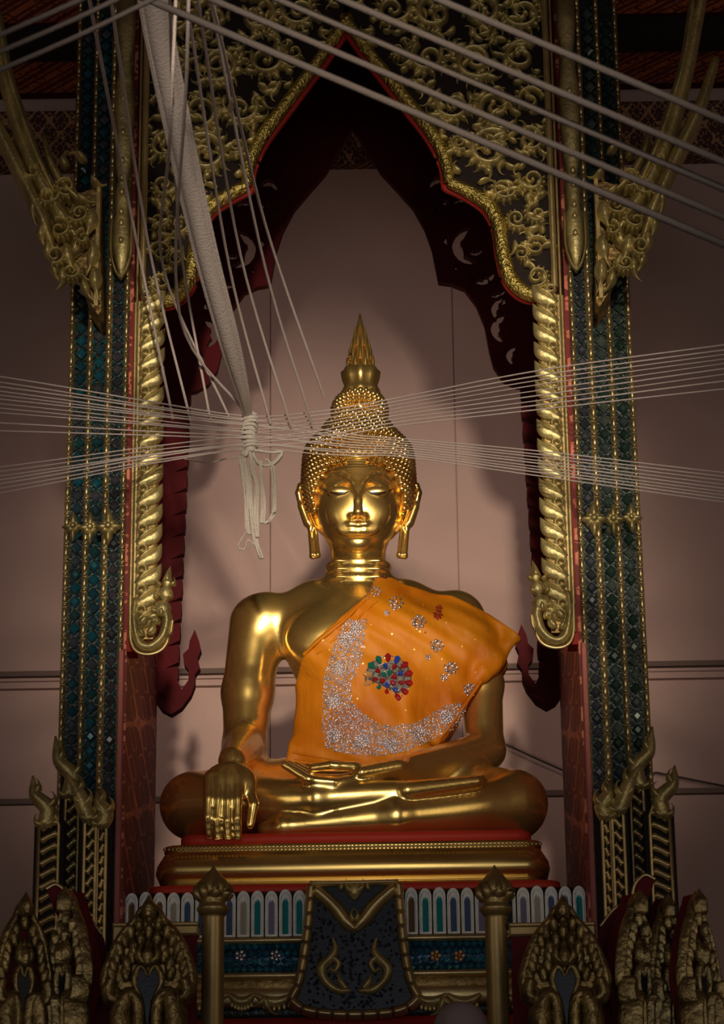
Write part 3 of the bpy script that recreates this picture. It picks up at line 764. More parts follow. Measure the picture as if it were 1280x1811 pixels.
# legs: half lotus
S.ell(P(628, 1432, .0), (px_(230), .30, px_(46)), .06)
c_(P(555, 1392, .12), P(342, 1424, -.18), px_(60), px_(56), .05); c_(P(705, 1392, .12), P(908, 1420, -.18), px_(60), px_(57), .05)
c_(P(908, 1424, -.20), P(700, 1444, -.36), px_(54), px_(35), .03); c_(P(700, 1444, -.36), P(500, 1462, -.37), px_(34), px_(18), .025)
c_(P(500, 1462, -.37), P(470, 1466, -.36), px_(18), px_(14), .02)
c_(P(342, 1424, -.20), P(560, 1413, -.37), px_(55), px_(33), .022); c_(P(560, 1413, -.37), P(720, 1402, -.375), px_(33), px_(21), .012)
c_(P(720, 1402, -.375), P(843, 1384, -.35), px_(20), px_(12), .010, flat=(1, 1.5, 1))
for i in range(5): c_(P(826, 1386, -.37+i*.022), P(851, 1381-i, -.36+i*.022), px_(8), px_(6.5), .004)
c_(P(340, 1440, -.18), P(910, 1440, -.18), px_(40), px_(42), .03)
BV, BF = S.mesh(3)
# flatten the underside where it rests on the seat
zseat = P(640, 1480, -.36)[2]
BV[:, 2] = np.where(BV[:, 1] > -.43, np.maximum(BV[:, 2], zseat), BV[:, 2])

# ---- head
HS = SDF((P(520, 900, 0)[0], -.32, P(640, 1030, 0)[2]), (P(748, 900, 0)[0], .32, P(640, 735, 0)[2]), .0040)
hc = HS.cap; fx = 633
HS.ell(P(fx, 838, .04), (px_(80), .185, px_(100)), .02)
HS.ell(P(fx, 900, .00), (px_(76), .160, px_(74)), .05)
HS.ell(P(fx, 942, -.02), (px_(56), .118, px_(46)), .05)
hc(P(fx, 1040, .05), P(fx, 960, .03), px_(51), px_(50), .02)
V0, F0 = HS.mesh(2)
bvh = BVHTree.FromPolygons([tuple(q) for q in V0], [tuple(int(i) for i in q) for q in F0])
CAM = Vector((CX, CY, CZ))
def hit(bv, px, py, off=0.):
    d = Vector(ray(px, py)).normalized(); r = bv.ray_cast(CAM, d)
    if r[0] is None: return None, None
    n = r[1] if r[1].dot(d) < 0 else -r[1]
    return r[0]+n*off, n
def fp(px, py, off=0.):
    p, n = hit(bvh, px, py, off); return tuple(p)
for s_ in (-1, 1):
    X = lambda d: fx+s_*d
    # brow ridge running into the nose
    br = [(5, 868), (8, 856), (16, 846), (28, 839), (42, 841), (55, 851)]
    for (a, b2) in zip(br[:-1], br[1:]): hc(fp(X(a[0]), a[1], .004), fp(X(b2[0]), b2[1], .004), px_(6), px_(5), .003)
    # eye socket and heavy upper lid
    HS.ell(fp(X(33), 862, .004), (px_(25), .024, px_(9)), .006, 's')
    HS.ell(fp(X(34), 868, -.008), (px_(23), .022, px_(11)), .010)
    # cheek
    HS.ell(fp(X(10), 933, -.010), (px_(30), .018, px_(17)), .012)
    HS.ell(fp(X(36), 905, -.02), (px_(24), .028, px_(24)), .03)
    # lips
    hc(fp(X(0), 928, .004), fp(X(13), 926.5, .004), px_(5), px_(5), .004); hc(fp(X(13), 926.5, .006), fp(X(34), 930.5, .005), px_(5), px_(4), .003)
    hc(fp(X(0), 939, .003), fp(X(12), 938, .003), px_(6), px_(5.4), .004); hc(fp(X(12), 938, .005), fp(X(31), 935, .005), px_(5.4), px_(3.6), .003)
    HS.ell(fp(X(33), 933, .004), (px_(3), .007, px_(3.4)), .008, 's')
# nose
n0 = fp(fx, 862, .004); n1 = fp(fx, 908, .034); n1b = fp(fx, 888, .024)
hc(n0, n1b, px_(5.5), px_(7), .012); hc(n1b, n1, px_(7), px_(9.5), .012)
for s_ in (-1, 1): HS.ell(fp(fx+s_*10, 913, .014), (px_(7.5), .018, px_(6)), .008)
HS.ell(fp(fx, 967, -.012), (px_(20), .026, px_(14)), .02)
HS.ell(fp(fx, 951, .010), (px_(17), .010, px_(4)), .012, 's')
# ears with long lobes
for s_ in (-1, 1):
    E = lambda d, y, Yy: P(634+s_*d, y, Yy)
    ear = [(92, 925), (101, 895), (106, 872), (102, 860), (94, 862), (90, 880)]
    for a, b2 in zip(ear[:-1], ear[1:]): hc(E(*a, .07), E(*b2, .06), px_(6.5), px_(6.5), .006, flat=(1, 1.5, 1))
    hc(E(97, 900, .08), E(84, 935, .07), px_(10), px_(8), .012, flat=(.8, 1.4, 1)); hc(E(92, 880, .10), E(88, 905, .08), px_(8), px_(8), .01)
    for dx in (-5, 5): hc(E(82+dx*.8, 930, .07), E(77+dx, 982, .05), px_(4.6), px_(4.8), .004, flat=(1, 1.6, 1))
    hc(E(72, 982, .05), E(82, 984, .05), px_(5.5), px_(5.5), .006)
HV, HF = HS.mesh(2)
body = mesh_obj('body', np.concatenate([BV, HV]), np.concatenate([BF, HF+len(BV)]), GOLD, ST)
hb = BVHTree.FromPolygons([tuple(q) for q in HV], [tuple(int(i) for i in q) for q in HF])
# lid lines
m_ = MB()
for s_ in (-1, 1):
    q = [hit(hb, fx+s_*d, y, .0005)[0] for d, y in ((14, 869), (24, 872.5), (35, 873.5), (48, 870.5), (63, 864))]
    m_.tube(q, [.0015, .0048, .0055, .0035, .0008], 6)
m_.build('eyelid_line', DARKEYE, body)
# hair cap
m_ = MB(); HC = P(634, 828, .055); HR = (px_(100), .205, px_(100))
HPX = [(738, 4), (741, 38), (748, 54), (760, 63), (775, 76), (788, 89), (802, 98), (830, 101), (862, 102), (892, 97), (912, 90), (930, 80), (945, 66)]
def hairw(z):
    ys = [P(634, y, .055)[2] for y, _ in HPX]; return px_(np.interp(-z, [-q for q in ys], [b_ for _, b_ in HPX]))
HZ = (P(634, 738, .055)[2], P(634, 945, .055)[2]); RYF = 2.02
hprof = [tuple(q) for q in crom([(px_(b_), P(634, y, .055)[2]-HC[2]) for y, b_ in HPX][::-1], 3)]
m_.lathe(HC, hprof, 48, ry=1.04)
UC = P(636, 728, .06); UR = (px_(50), .10, px_(42))
m_.lathe(UC, [(max(.001, UR[0]*math.sin(t)), UR[2]*math.cos(t)) for t in np.linspace(PI*.7, .01, 14)], 32, ry=UR[1]/UR[0])
hv = np.array(m_.v)
# keep the face free: push the front part of the cap behind the hairline arch
zl = P(633, 812, -.15)[2]
def facez(x, z):
    u = (x-P(fx, 860, -.1)[0])/px_(74); return zl-max(0, abs(u)**3.2)*px_(45)+0.0
for i, (x, y, z) in enumerate(m_.v):
    u = (x-P(fx, 860, -.1)[0])/px_(76)
    if y < .02 and abs(u) < 1.06 and z < zl-max(0, abs(u/1.06)**3.2)*px_(45): m_.v[i] = (x, max(y, .06), z)
capo = m_.build('hair_cap', GOLD, body)
cm = MB(); cm.lathe((0, 0, 0), [(1, 0), (.95, .35), (.62, .75), (.30, 1.0), (.02, 1.15)], 7); CURL = mesh_only(cm, 'hair_curl', GOLDF, True)
spots = []
def rings(c, r, t0, t1, sp):
    nt_ = int(r[2]*(t1-t0)*1.15/sp)
    for i in range(nt_+1):
        t = t0+(t1-t0)*i/max(nt_, 1); rr = math.sin(t); circ = 2*PI*rr*math.sqrt((r[0]**2+r[1]**2)/2); n = max(4, int(circ/sp))
        for j in range(n):
            a = 2*PI*(j+.5*(i % 2))/n
            p = Vector((c[0]+r[0]*rr*math.cos(a), c[1]+r[1]*rr*math.sin(a), c[2]+r[2]*math.cos(t)))
            nn = Vector((rr*math.cos(a)/r[0], rr*math.sin(a)/r[1], math.cos(t)/r[2])).normalized()
            u = (p.x-P(fx, 860, -.1)[0])/px_(76)
            if p.y < .02 and abs(u) < 1.0 and p.z < facez(p.x, p.z)-.004 and c is HC: continue
            spots.append((p, nn))
hz_ = HZ[0]-.004; row = 0; prof_ = [(z+HC[2], r) for r, z in hprof][::-1]
pz = [-q[0] for q in prof_]; pr_ = [q[1] for q in prof_]
sarc = [0]
for a, b_ in zip(prof_[:-1], prof_[1:]): sarc.append(sarc[-1]+math.hypot(a[0]-b_[0], a[1]-b_[1]))
t = .02
while t < sarc[-1]:
    z = np.interp(t, sarc, [q[0] for q in prof_]); r = np.interp(t, sarc, pr_); r2 = np.interp(t+.004, sarc, pr_); z2 = np.interp(t+.004, sarc, [q[0] for q in prof_])
    sl_ = math.atan2(-(r2-r), -(z2-z)) if True else 0
    n = max(4, int(2*PI*r/.0215))
    for j in range(n):
        a = 2*PI*(j+.5*(row % 2))/n; p = Vector((HC[0]+r*math.cos(a), HC[1]+1.04*r*math.sin(a), z))
        nz_ = (r2-r)/.004; nr_ = -(z2-z)/.004; nn = Vector((nr_*math.cos(a), nr_*math.sin(a), nz_)).normalized()
        u = (p.x-P(fx, 860, -.1)[0])/px_(76)
        if p.y < .02 and abs(u) < 1.07 and p.z < zl-max(0, abs(u/1.07)**3.2)*px_(45)-.002: continue
        if p.y > .0 and p.z < P(634, 905, .05)[2]: continue
        spots.append((p, nn))
    t += .0195; row += 1
rings(UC, UR, .3, PI*.60, .020)
spots.sort(key=lambda q: q[0].y+q[1].y*.05)
rest = MB()
for i, (p, nn) in enumerate(spots):
    qd = nn.to_track_quat('Z', 'Y')
    if i < 300:
        shared('hair_curl', CURL, body, p-nn*.003, qd.to_euler(), (.0112, .0112, .012))
    else:
        Mx = Matrix.Translation(p-nn*.003) @ qd.to_matrix().to_4x4() @ Matrix.Diagonal((.0112, .0112, .012, 1))
        rest.add([tuple(Mx @ Vector(v)) for v in cm.v], cm.f)
tag(rest.build('hair_curls_behind', GOLDF, body), kind='stuff')
# hairline bead row
m_ = MB()
hl = [(562, 872), (560, 850), (563, 832), (572, 819), (590, 812), (612, 809), (634, 808), (656, 809), (678, 812), (695, 820), (703, 833), (706, 850), (704, 872)]
hp = []
for x, y in hl:
    q, n_ = hit(hb, x, y, .004); hp.append(q if q is not None else Vector(P(x, y, 0)))
m_.tube([tuple(q) for q in crom([tuple(q) for q in hp], 4)], .0065, 6); m_.build('hairline_band', GOLDF, body)
# flame finial
m_ = MB(); FC = P(638, 698, .06); zz = lambda y: P(638, y, .06)[2]-FC[2]
m_.lathe(FC, [(px_(a), zz(y)) for a, y in ((30, 704), (35, 696), (33, 690), (29, 682), (33, 672), (35, 658), (31, 655), (25, 652), (20, 640), (15, 620), (11, 600), (7, 585), (4.5, 570), (1, 555))], 32, .07, 8)
for tier, (rb, yb, yt) in enumerate(((31, 672, 640), (25, 655, 617), (19, 640, 596), (12, 615, 578))):
    for j in range(8):
        a = 2*PI*(j+.5*(tier % 2))/8; r0 = px_(rb)
        p = [(FC[0]+r0*s_*math.cos(a), FC[1]+r0*s_*math.sin(a), FC[2]+zz(y)) for s_, y in ((.95, yb), (1.02, yb-(yb-yt)*.45), (.62, yt))]
        m_.tube(crom(p, 3), [px_(4.6)*(1-.13*i)+.0004 for i in range(7)], 6)
m_.build('flame_finial', GOLD, body)

# ---- robe
RS = SDF((P(495, 1200, 0)[0], -.34, P(640, 1385, -.1)[2]), (P(940, 1200, 0)[0], .34, P(640, 990, 0)[2]+.02), .0065)
e = .014
RS.ell(P(640, 1140, .06), (px_(138)+e, .185+e, px_(118)+e), .05); RS.ell(P(642, 1290, .07), (px_(118)+e, .165+e, px_(120)+e), .10)
RS.ell(P(575, 1130, -.06), (px_(70)+e, .075+e, px_(52)+e), .06); RS.ell(P(705, 1130, -.06), (px_(70)+e, .075+e, px_(52)+e), .06)
RS.cap(P(600, 1096, .09), P(800, 1092, .09), px_(48)+e, px_(48)+e, .08); RS.cap(P(560, 1072, .08), P(715, 1072, .08), px_(46)+e, px_(46)+e, .06)
RS.cap(P(668, 1062, .05), P(676, 1032, .04), px_(36), px_(30), .04)
RS.cap(P(812, 1098, .09), P(850, 1180, .05), px_(46)+e, px_(42)+e, .04)
RS.cap(P(800, 1090, .04), P(912, 1122, -.02), px_(40), px_(10), .05); RS.cap(P(912, 1122, -.02), P(856, 1196, -.06), px_(9), px_(12), .04)
RS.cap(P(820, 1120, -.03), P(780, 1280, -.10), px_(40), px_(26), .06); RS.cap(P(840, 1130, -.04), P(870, 1170, -.05), px_(30), px_(16), .05)
RS.cap(P(850, 1190, -.08), P(770, 1310, -.13), px_(9), px_(9), .03)
RS.cap(P(770, 1130, -.02), P(770, 1280, -.06), px_(50), px_(40), .06)
RS.cap(P(515, 1340, .02), P(770, 1335, -.02), px_(30), px_(30), .06)
# cut along the robe outline (extruded front to back)
gx, gz = np.meshgrid(RS.lo[0]+RS.h*np.arange(RS.n[0]), RS.lo[2]+RS.h*np.arange(RS.n[2]), indexing='ij')
def poly_sd(poly, x, z):
    d = np.full(x.shape, 1e9); s_ = np.ones(x.shape)
    for i in range(len(poly)):
        a = np.array(poly[i]); b2 = np.array(poly[i-1]); ex, ez = b2-a; wx, wz = x-a[0], z-a[1]
        t = np.clip((wx*ex+wz*ez)/(ex*ex+ez*ez), 0, 1); d = np.minimum(d, (wx-ex*t)**2+(wz-ez*t)**2)
        c1 = z >= a[1]; c2 = z < b2[1]; c3 = ex*wz > ez*wx
        fl = (c1 & c2 & c3) | (~c1 & ~c2 & ~c3); s_ = np.where(fl, -s_, s_)
    return s_*np.sqrt(d)
rp = [(660, 1008), (692, 1004), (720, 1020), (800, 1038), (868, 1070), (928, 1118), (885, 1178), (856, 1212), (800, 1290), (768, 1334), (730, 1362), (640, 1372), (500, 1366), (508, 1300), (516, 1240), (517, 1190), (540, 1150), (584, 1112), (628, 1070), (655, 1040)]
rpz = [XZ(x, y, -.12) for x, y in rp]
pd = poly_sd(rpz, gx, gz)[:, None, :].astype(np.float32)
hh = np.clip(.5-.5*(RS.D-pd)/.010, 0, 1); RS.D = (RS.D*(1-hh)+pd*hh+.010*hh*(1-hh)).astype(np.float32)
RV, RF = RS.mesh(2)
# gentle diagonal folds
nx = RV[:, 0]; nz = RV[:, 2]
amp = np.clip((.25-RV[:, 1])*8, 0, 1)
RV[:, 1] -= amp*(.0030*np.sin((nx*.75+nz*.9)*75+2*np.sin(nz*14))+.0035*np.sin((nx*1.0+nz*.35)*46+1.3*np.sin(nx*9))*np.clip((nx-P(735, 1100, -.1)[0])*8, 0, 1)*1.6)
robe = mesh_obj('robe', RV, RF, ROBE, ST)
rb = BVHTree.FromPolygons([tuple(q) for q in RV], [tuple(int(i) for i in q) for q in RF])
# rolled hems
m_ = MB()
def hem(L_, r):
    q = []
    for x, y in L_:
        p, n_ = hit(rb, x, y, .002)
        if p is not None: q.append(tuple(p))
    if len(q) > 1: m_.tube(crom(q, 4), r, 6)
hem([(664, 1046), (640, 1066), (612, 1094), (588, 1114), (560, 1136), (538, 1158), (524, 1180)], .007)
hem([(668, 1062), (640, 1086), (616, 1110), (590, 1132), (560, 1156)], .004)
hem([(520, 1345), (560, 1352), (610, 1358), (660, 1358), (710, 1352), (752, 1330), (790, 1290), (830, 1240), (850, 1205)], .006)
hem([(516, 1330), (560, 1338), (620, 1346), (680, 1346), (730, 1330)], .0035)
hem([(688, 1010), (700, 1040), (706, 1070)], .005); hem([(735, 1028), (748, 1070), (752, 1120)], .004)
m_.build('robe_hem', ROBE, robe)
# rhinestone band: small rings and dots following an L sweep
m_ = MB(); rr = random.Random(5)
cen_ = crom([(628, 1100), (612, 1140), (600, 1180), (594, 1220), (596, 1262), (612, 1290), (646, 1303), (690, 1300), (735, 1288), (778, 1268), (812, 1250)], 8)
wid = np.interp(np.linspace(0, 1, len(cen_)), [0, .1, .25, .4, .5, .62, .8, 1], [14, 18, 24, 27, 34, 36, 26, 14])
def stone(px, py, r, ring=True, mbb=None):
    mbb = mbb or m_
    p, n_ = hit(rb, px, py, .0012)
    if p is None: return
    a = n_.orthogonal().normalized(); b2 = n_.cross(a)
    if ring:
        q = [tuple(p+r*(a*math.cos(t)+b2*math.sin(t))) for t in np.linspace(0, 2*PI, 9)]; mbb.tube(q, r*.26, 4, False)
        mbb.ell(tuple(p+n_*.001), (r*.45,)*3, 5, 4)
    else: mbb.ell(tuple(p), (r,)*3, 5, 4)
rpoly = [(612, 1095), (648, 1096), (644, 1140), (638, 1175), (622, 1205), (622, 1240), (642, 1262), (668, 1280), (700, 1284), (740, 1276), (790, 1246), (824, 1246), (828, 1262), (800, 1290), (760, 1310), (720, 1328), (680, 1336), (640, 1336), (600, 1331), (575, 1322), (570, 1280), (571, 1200), (584, 1160), (598, 1120)]
def inpoly(x, z, l):
    c = False
    for i in range(len(l)):
        (xa, za), (xb, zb_) = l[i], l[i-1]
        if (za > z) != (zb_ > z) and x < xa+(xb-xa)*(z-za)/(zb_-za): c = not c
    return c
for y in np.arange(1094, 1340, 3.1):
    for x in np.arange(566, 832, 3.1):
        xx, yy = x+rr.uniform(-2, 2), y+rr.uniform(-2, 2)
        if inpoly(xx, yy, rpoly): stone(xx, yy, rr.uniform(.0022, .0042), rr.random() < .35)
for (x, y) in ((590, 1300), (640, 1310), (690, 1316), (600, 1180), (612, 1130), (590, 1240), (740, 1296), (790, 1268), (628, 1112)):
    for q in (11, 7, 3.5):
        for a in np.linspace(0, 2*PI, max(5, int(q*1.5)))[:-1]: stone(x+q*math.cos(a), y+q*math.sin(a), .0046 if q > 4 else .006, False)
g = m_.build('rhinestone_band', SILVER, robe); g['kind'] = 'stuff'
for (x, y, r, red) in ((664, 1046, 9, 0), (648, 1056, 5, 0), (700, 1067, 12, 0), (684, 1084, 5, 0), (740, 1100, 12, 0), (776, 1076, 6, 1), (774, 1088, 8, 1), (772, 1142, 11, 0), (757, 1162, 5, 0), (797, 1182, 11, 0), (785, 1198, 6, 0), (830, 1220, 11, 0), (812, 1246, 4, 0)):
    m_ = MB(); stone(x, y, px_(r*.52), True, m_)
    for j in range(7):
        a = 2*PI*j/7; stone(x+r*.8*math.cos(a), y+r*.8*math.sin(a), px_(r*.34), j % 2 == 0, m_)
    if m_.v: m_.build('robe_flower', GEMR if red else SILVER, robe)
# jewelled brooch
p0, n0_ = hit(rb, 686, 1200, .003); a0_ = Vector((1, 0, 0)); a0_ = (a0_-n0_*a0_.dot(n0_)).normalized(); b0_ = n0_.cross(a0_)*-1
if b0_.z < 0: b0_ = -b0_
m_ = MB(); R_ = px_(41)
m_.tube([tuple(p0-n0_*.004), tuple(p0+n0_*.0015)], R_*.97, 28)
for rad in (.35, .68, .98):
    q = [tuple(p0+R_*rad*(a0_*math.cos(t)+b0_*math.sin(t))+n0_*.002) for t in np.linspace(0, 2*PI, 33)]; m_.tube(q, .0028, 5, False)
for j in range(46):
    a = rr.uniform(0, 6.28); q = math.sqrt(rr.random())*R_; m_.ell(tuple(p0+q*(a0_*math.cos(a)+b0_*math.sin(a))+n0_*.003), (.0042,)*3, 6, 4)
br_ = m_.build('brooch', FILI, robe)
def gem(a, rad, ln, wd_, mt):
    d = a0_*math.cos(a)+b0_*math.sin(a); t = n0_.cross(d); c2 = p0+d*R_*rad+n0_*.006; g = MB()
    v = [tuple(c2+d*ln*x+t*wd_*y+n0_*z) for x, y, z in ((-1, 0, 0), (-.3, .8, 0), (.5, .95, 0), (1, 0, 0), (.5, -.95, 0), (-.3, -.8, 0), (-.4, 0, .005), (.35, .3, .006), (.35, -.3, .006))]
    g.add(v, [[0, 1, 6], [1, 2, 7, 6], [2, 3, 7], [3, 8, 7], [3, 4, 8], [4, 5, 6, 8], [5, 0, 6], [6, 7, 8], [0, 5, 4, 3, 2, 1]]); g.build('gem', mt, br_, smooth=False)
outer = [GEMR, GEMB, GEMR, GEMR, GEMR, GEMR, GEMR, GEMA, GEMR, GEMR, GEMA, GEMA, GEMG, GEMG]
for j in range(14): gem(PI/2-2*PI*j/14, .90, .0175, .0112, outer[j])
inner = [GEMB, GEMR, GEMR, GEMG, GEMR, GEMB, GEMR, GEMB, GEMR]
for j in range(9): gem(PI/2+.2+2*PI*j/9, .56, .0115, .0085, inner[j])
for j in range(6): gem(.3+2*PI*j/6, .25, .0125, .0095, [GEMR, GEMG, GEMG, GEMR, GEMB, GEMR][j])

# ------------------------------------------------------------------ pedestal under the statue
PD = thing('statue_pedestal', 'gilded cushion plinth above a band of mirrored lotus petals', 'pedestal', (0, 0, zb))
def slab(name, pxl, pxr, y0, y1, Yf, m, prof, yb=.32, n=1):
    """horizontal moulding: profile = list of (outward offset m, height fraction), mitred round the front and sides"""
    xl = P(pxl, y0, Yf)[0]; xr = P(pxr, y0, Yf)[0]; z1 = P((pxl+pxr)/2, y0, Yf)[2]; z0 = P((pxl+pxr)/2, y1, Yf)[2]
    m_ = MB(); v = []; rad = .05
    for (o, t) in prof:
        z = z1+(z0-z1)*t
        ring = []
        for (cx_, cy_, a0, a1) in ((xl+rad, Yf+rad, PI, 1.5*PI), (xr-rad, Yf+rad, 1.5*PI, 2*PI), (xr-rad, yb-rad, 0, .5*PI), (xl+rad, yb-rad, .5*PI, PI)):
            for k in range(5):
                a = a0+(a1-a0)*k/4; ring.append((cx_+(rad+o)*math.cos(a), cy_+(rad+o)*math.sin(a), z))
        v.append(ring)
    N_ = len(v[0]); f = []
    for i in range(len(v)-1):
        for j in range(N_): f.append([i*N_+j, (i+1)*N_+j, (i+1)*N_+(j+1) % N_, i*N_+(j+1) % N_])
    f.append(list(range(N_))); f.append([(len(v)-1)*N_+j for j in range(N_)][::-1])
    m_.add([q for r_ in v for q in r_], f)
    return m_.build(name, m, PD)
slab('red_seat_strip', 318, 940, 1470, 1494, -.44, REDST, [(-.01, 0), (0, .15), (0, .75), (-.012, .8), (.006, 1)])
cush = slab('cushion_plinth', 288, 958, 1488, 1566, -.47, GOLD, [(-.03, -.0), (-.002, .02), (.0, .12), (-.010, .16), (.002, .22), (.022, .45), (.026, .62), (.014, .80), (-.008, .84), (-.004, .90), (.012, .92), (.014, .99), (.0, 1.0)])
m_ = MB(); xl, xr = P(290, 1492, -.51)[0], P(956, 1492, -.51)[0]; zz0 = P(623, 1494, -.51)[2]
nb = 96
for i in range(nb): m_.ell((xl+(xr-xl)*i/(nb-1), -.482, zz0), (.0058, .006, .0058), 6, 4)
m_.build('bead_row', LEAF2, cush)
slab('red_band', 262, 992, 1560, 1578, -.56, REDST, [(-.01, 0), (.0, .1), (.0, 1)])
slab('lotus_backing', 224, 1030, 1572, 1662, -.60, MOSG, [(-.02, 0), (0, .1), (0, 1)])
slab('gold_ledge', 222, 1032, 1655, 1665, -.63, LEAF2, [(0, 0), (.008, .3), (.008, .8), (0, 1)])
slab('blue_band', 226, 1028, 1662, 1722, -.61, BLUEG, [(0, 0), (0, 1)])
slab('gold_bead_moulding', 222, 1032, 1717, 1728, -.635, LEAF2, [(0, 0), (.008, .3), (.008, .8), (0, 1)])
slab('brown_carved_band', 224, 1030, 1726, 1750, -.62, DARKG, [(0, 0), (-.008, .5), (0, 1)])
slab('gold_drapery_band', 222, 1032, 1746, 1776, -.65, LEAF2, [(0, 0), (.006, .2), (.006, .85), (-.006, 1)])
slab('teal_foot_band', 224, 1030, 1772, 1800, -.63, MOSG, [(0, 0), (0, 1)])
slab('red_foot', 215, 1040, 1798, 1980, -.68, RED, [(0, 0), (.006, .05), (.006, 1)])
# lotus petals
pm = MB(); hw = .0195; ht = .150
arc = [(-hw, 0)]+[(-hw*math.cos(t), ht-hw*1.5+hw*1.5*math.sin(t)) for t in np.linspace(0, PI, 11)]+[(hw, 0)]
inn = [(-hw*.5, .006)]+[(-hw*.5*math.cos(t), ht-hw*2.4+hw*.9*math.sin(t)) for t in np.linspace(0, PI, 9)]+[(hw*.5, .006)]
pm.prism([arc, inn[::-1]], -.016, .004); PET = mesh_only(pm, 'lotus_petal', WHITE)
im = MB(); im.prism([inn], -.003, .004); INL = mesh_only(im, 'petal_inlay', INLAY)
mm = MB(); mm.tube([(-hw*.72, -.017, .004)]+[(-hw*.72*math.cos(t), -.017, ht-hw*1.9+hw*1.15*math.sin(t)) for t in np.linspace(0, PI, 9)]+[(hw*.72, -.017, .004)], .0022, 5); RIM = mesh_only(mm, 'petal_rim', WHITE, True)
x = P(232, 1650, -.62)[0]; x1 = P(1026, 1650, -.62)[0]; zl_ = P(640, 1655, -.62)[2]; i = 0
n_ = int((x1-x)/.0435)
for i in range(n_+1):
    xx = x+(x1-x)*i/n_
    o = shared('lotus_petal', PET, PD, (xx, -.615, zl_), (-.05, 0, 0), (1, 1, random.uniform(.96, 1.0)))
    q = shared('petal_inlay', INL, o, Vector((0, 0, 0))+ORG[o.name]); q.location = (0, 0, 0)
    q = shared('petal_rim', RIM, o, Vector((0, 0, 0))+ORG[o.name]); q.location = (0, 0, 0)
# glass chips on the blue band
m_ = MB(); xa, xb_ = P(232, 1690, -.62)[0], P(1026, 1690, -.62)[0]
for r_ in range(4):
    z = P(640, 1670+r_*13.5, -.62)[2]
    for i in range(62):
        xx = xa+(xb_-xa)*(i+.5*(r_ % 2))/61.5; s_ = .0105
        m_.add([(xx-s_, -.612, z), (xx, -.612, z-s_), (xx+s_, -.612, z), (xx, -.612, z+s_), (xx+random.uniform(-.003, .003), -.618, z+random.uniform(-.003, .003))], [[0, 1, 4], [1, 2, 4], [2, 3, 4], [3, 0, 4]])
tag(m_.build('glass_chips', BLUET, PD, smooth=False), kind='stuff')
# little flowers on it and swags on the drapery band
for px in (425, 487, 770, 812, 960, 300):
    m_ = MB(); p = P(px, 1690, -.625)
    for j in range(5): a = 2*PI*j/5; m_.ell((p[0]+.012*math.cos(a), p[1], p[2]+.012*math.sin(a)), (.007, .004, .007), 6, 4)
    m_.ell(p, (.005, .007, .005), 6, 4); m_.build('glass_flower', SILVER if px % 2 else GEMA, PD)
for (a, b2) in ((300, 405), (405, 450), (450, 520), (730, 790), (790, 850), (890, 960)):
    m_ = MB(); L_ = [XZ(a+(b2-a)*t, 1758+14*math.sin(PI*t), -.665) for t in np.linspace(0, 1, 7)]
    m_.stroke(L_, [.006, .012, .016, .018, .016, .012, .006], -.665, .016, 3)
    for t in np.linspace(.12, .88, 7): xq, zq = XZ(a+(b2-a)*t, 1774+10*math.sin(PI*t), -.665); m_.ell((xq, -.668, zq), (.007, .006, .010), 6, 4)
    m_.build('swag', LEAF, PD)
# leaf brackets under the drapery (left and right of the apron)
for (px, sg) in ((470, 1), (782, -1)):
    m_ = MB(); x_, z_ = XZ(px, 1762, -.67)
    kranok(m_, x_, z_, -PI/2, .08, 1.8*sg, -.67, .02, .014); kranok(m_, x_, z_, -PI/2-sg*.5, .07, -1.8*sg, -.67, .02, .012); m_.build('curl_bracket', LEAF, PD)

# ------------------------------------------------------------------ apron cloth panel at the centre front
YP = -.70
AP = thing('mosaic_apron', 'hanging tongue-shaped navy mosaic panel with gold border at pedestal centre', 'panel', P(625, 1790, YP))
C = lambda L_, Y=YP: [XZ(a, b_, Y) for a, b_ in L_]
ol = [(552, 1564), (702, 1560), (708, 1640), (716, 1700), (728, 1750), (738, 1766), (722, 1782), (690, 1792), (628, 1796), (566, 1794), (532, 1786), (514, 1772), (526, 1752), (538, 1700), (546, 1640)]
m_ = MB(); m_.prism([C(ol)], YP, YP+.06); m_.build('navy_field', NAVY, AP, smooth=False)
def border_blocks(L_, w_, Y):
    q = crom(C(L_, Y), 5); q = [np.array(a) for a in q]; seg = [0]
    for a, b2 in zip(q[:-1], q[1:]): seg.append(seg[-1]+np.linalg.norm(b2-a))
    n = max(2, int(seg[-1]/.042)); 
    for i in range(n):
        t = [(i+f_)*seg[-1]/n for f_ in (.04, .35, .65, .96)]
        pts = [(np.interp(u, seg, [a[0] for a in q]), np.interp(u, seg, [a[1] for a in q])) for u in t]
        m_ = MB(); m_.stroke(pts, [w_*.9, w_, w_, w_*.9], Y, .02, 2); m_.build('border_block', LEAF2, AP)
border_blocks([(550, 1566), (544, 1640), (536, 1700), (526, 1745), (514, 1768)], .016, YP-.004)
border_blocks([(704, 1562), (710, 1640), (718, 1700), (728, 1742), (740, 1764)], .016, YP-.004)
border_blocks([(514, 1768), (534, 1784), (570, 1792), (628, 1795), (690, 1791), (722, 1781), (740, 1764)], .017, YP-.006)
m_ = MB()
m_.stroke(C([(556, 1572), (590, 1602), (612, 1630), (627, 1646)]), [.020, .022, .022, .012], YP-.005, .022, 5)
m_.stroke(C([(699, 1569), (664, 1600), (642, 1628), (627, 1646)]), [.020, .022, .022, .012], YP-.005, .022, 5)
m_.stroke(C([(548, 1564), (590, 1564), (627, 1563), (665, 1562), (704, 1561)]), [.010]*5, YP-.008, .016, 5)
m_.build('gold_chevron', LEAF2, AP)
m_ = MB(); m_.stroke(C([(627, 1562), (627, 1578), (627, 1594)]), [.012, .024, .002], YP-.01, .02, 4)
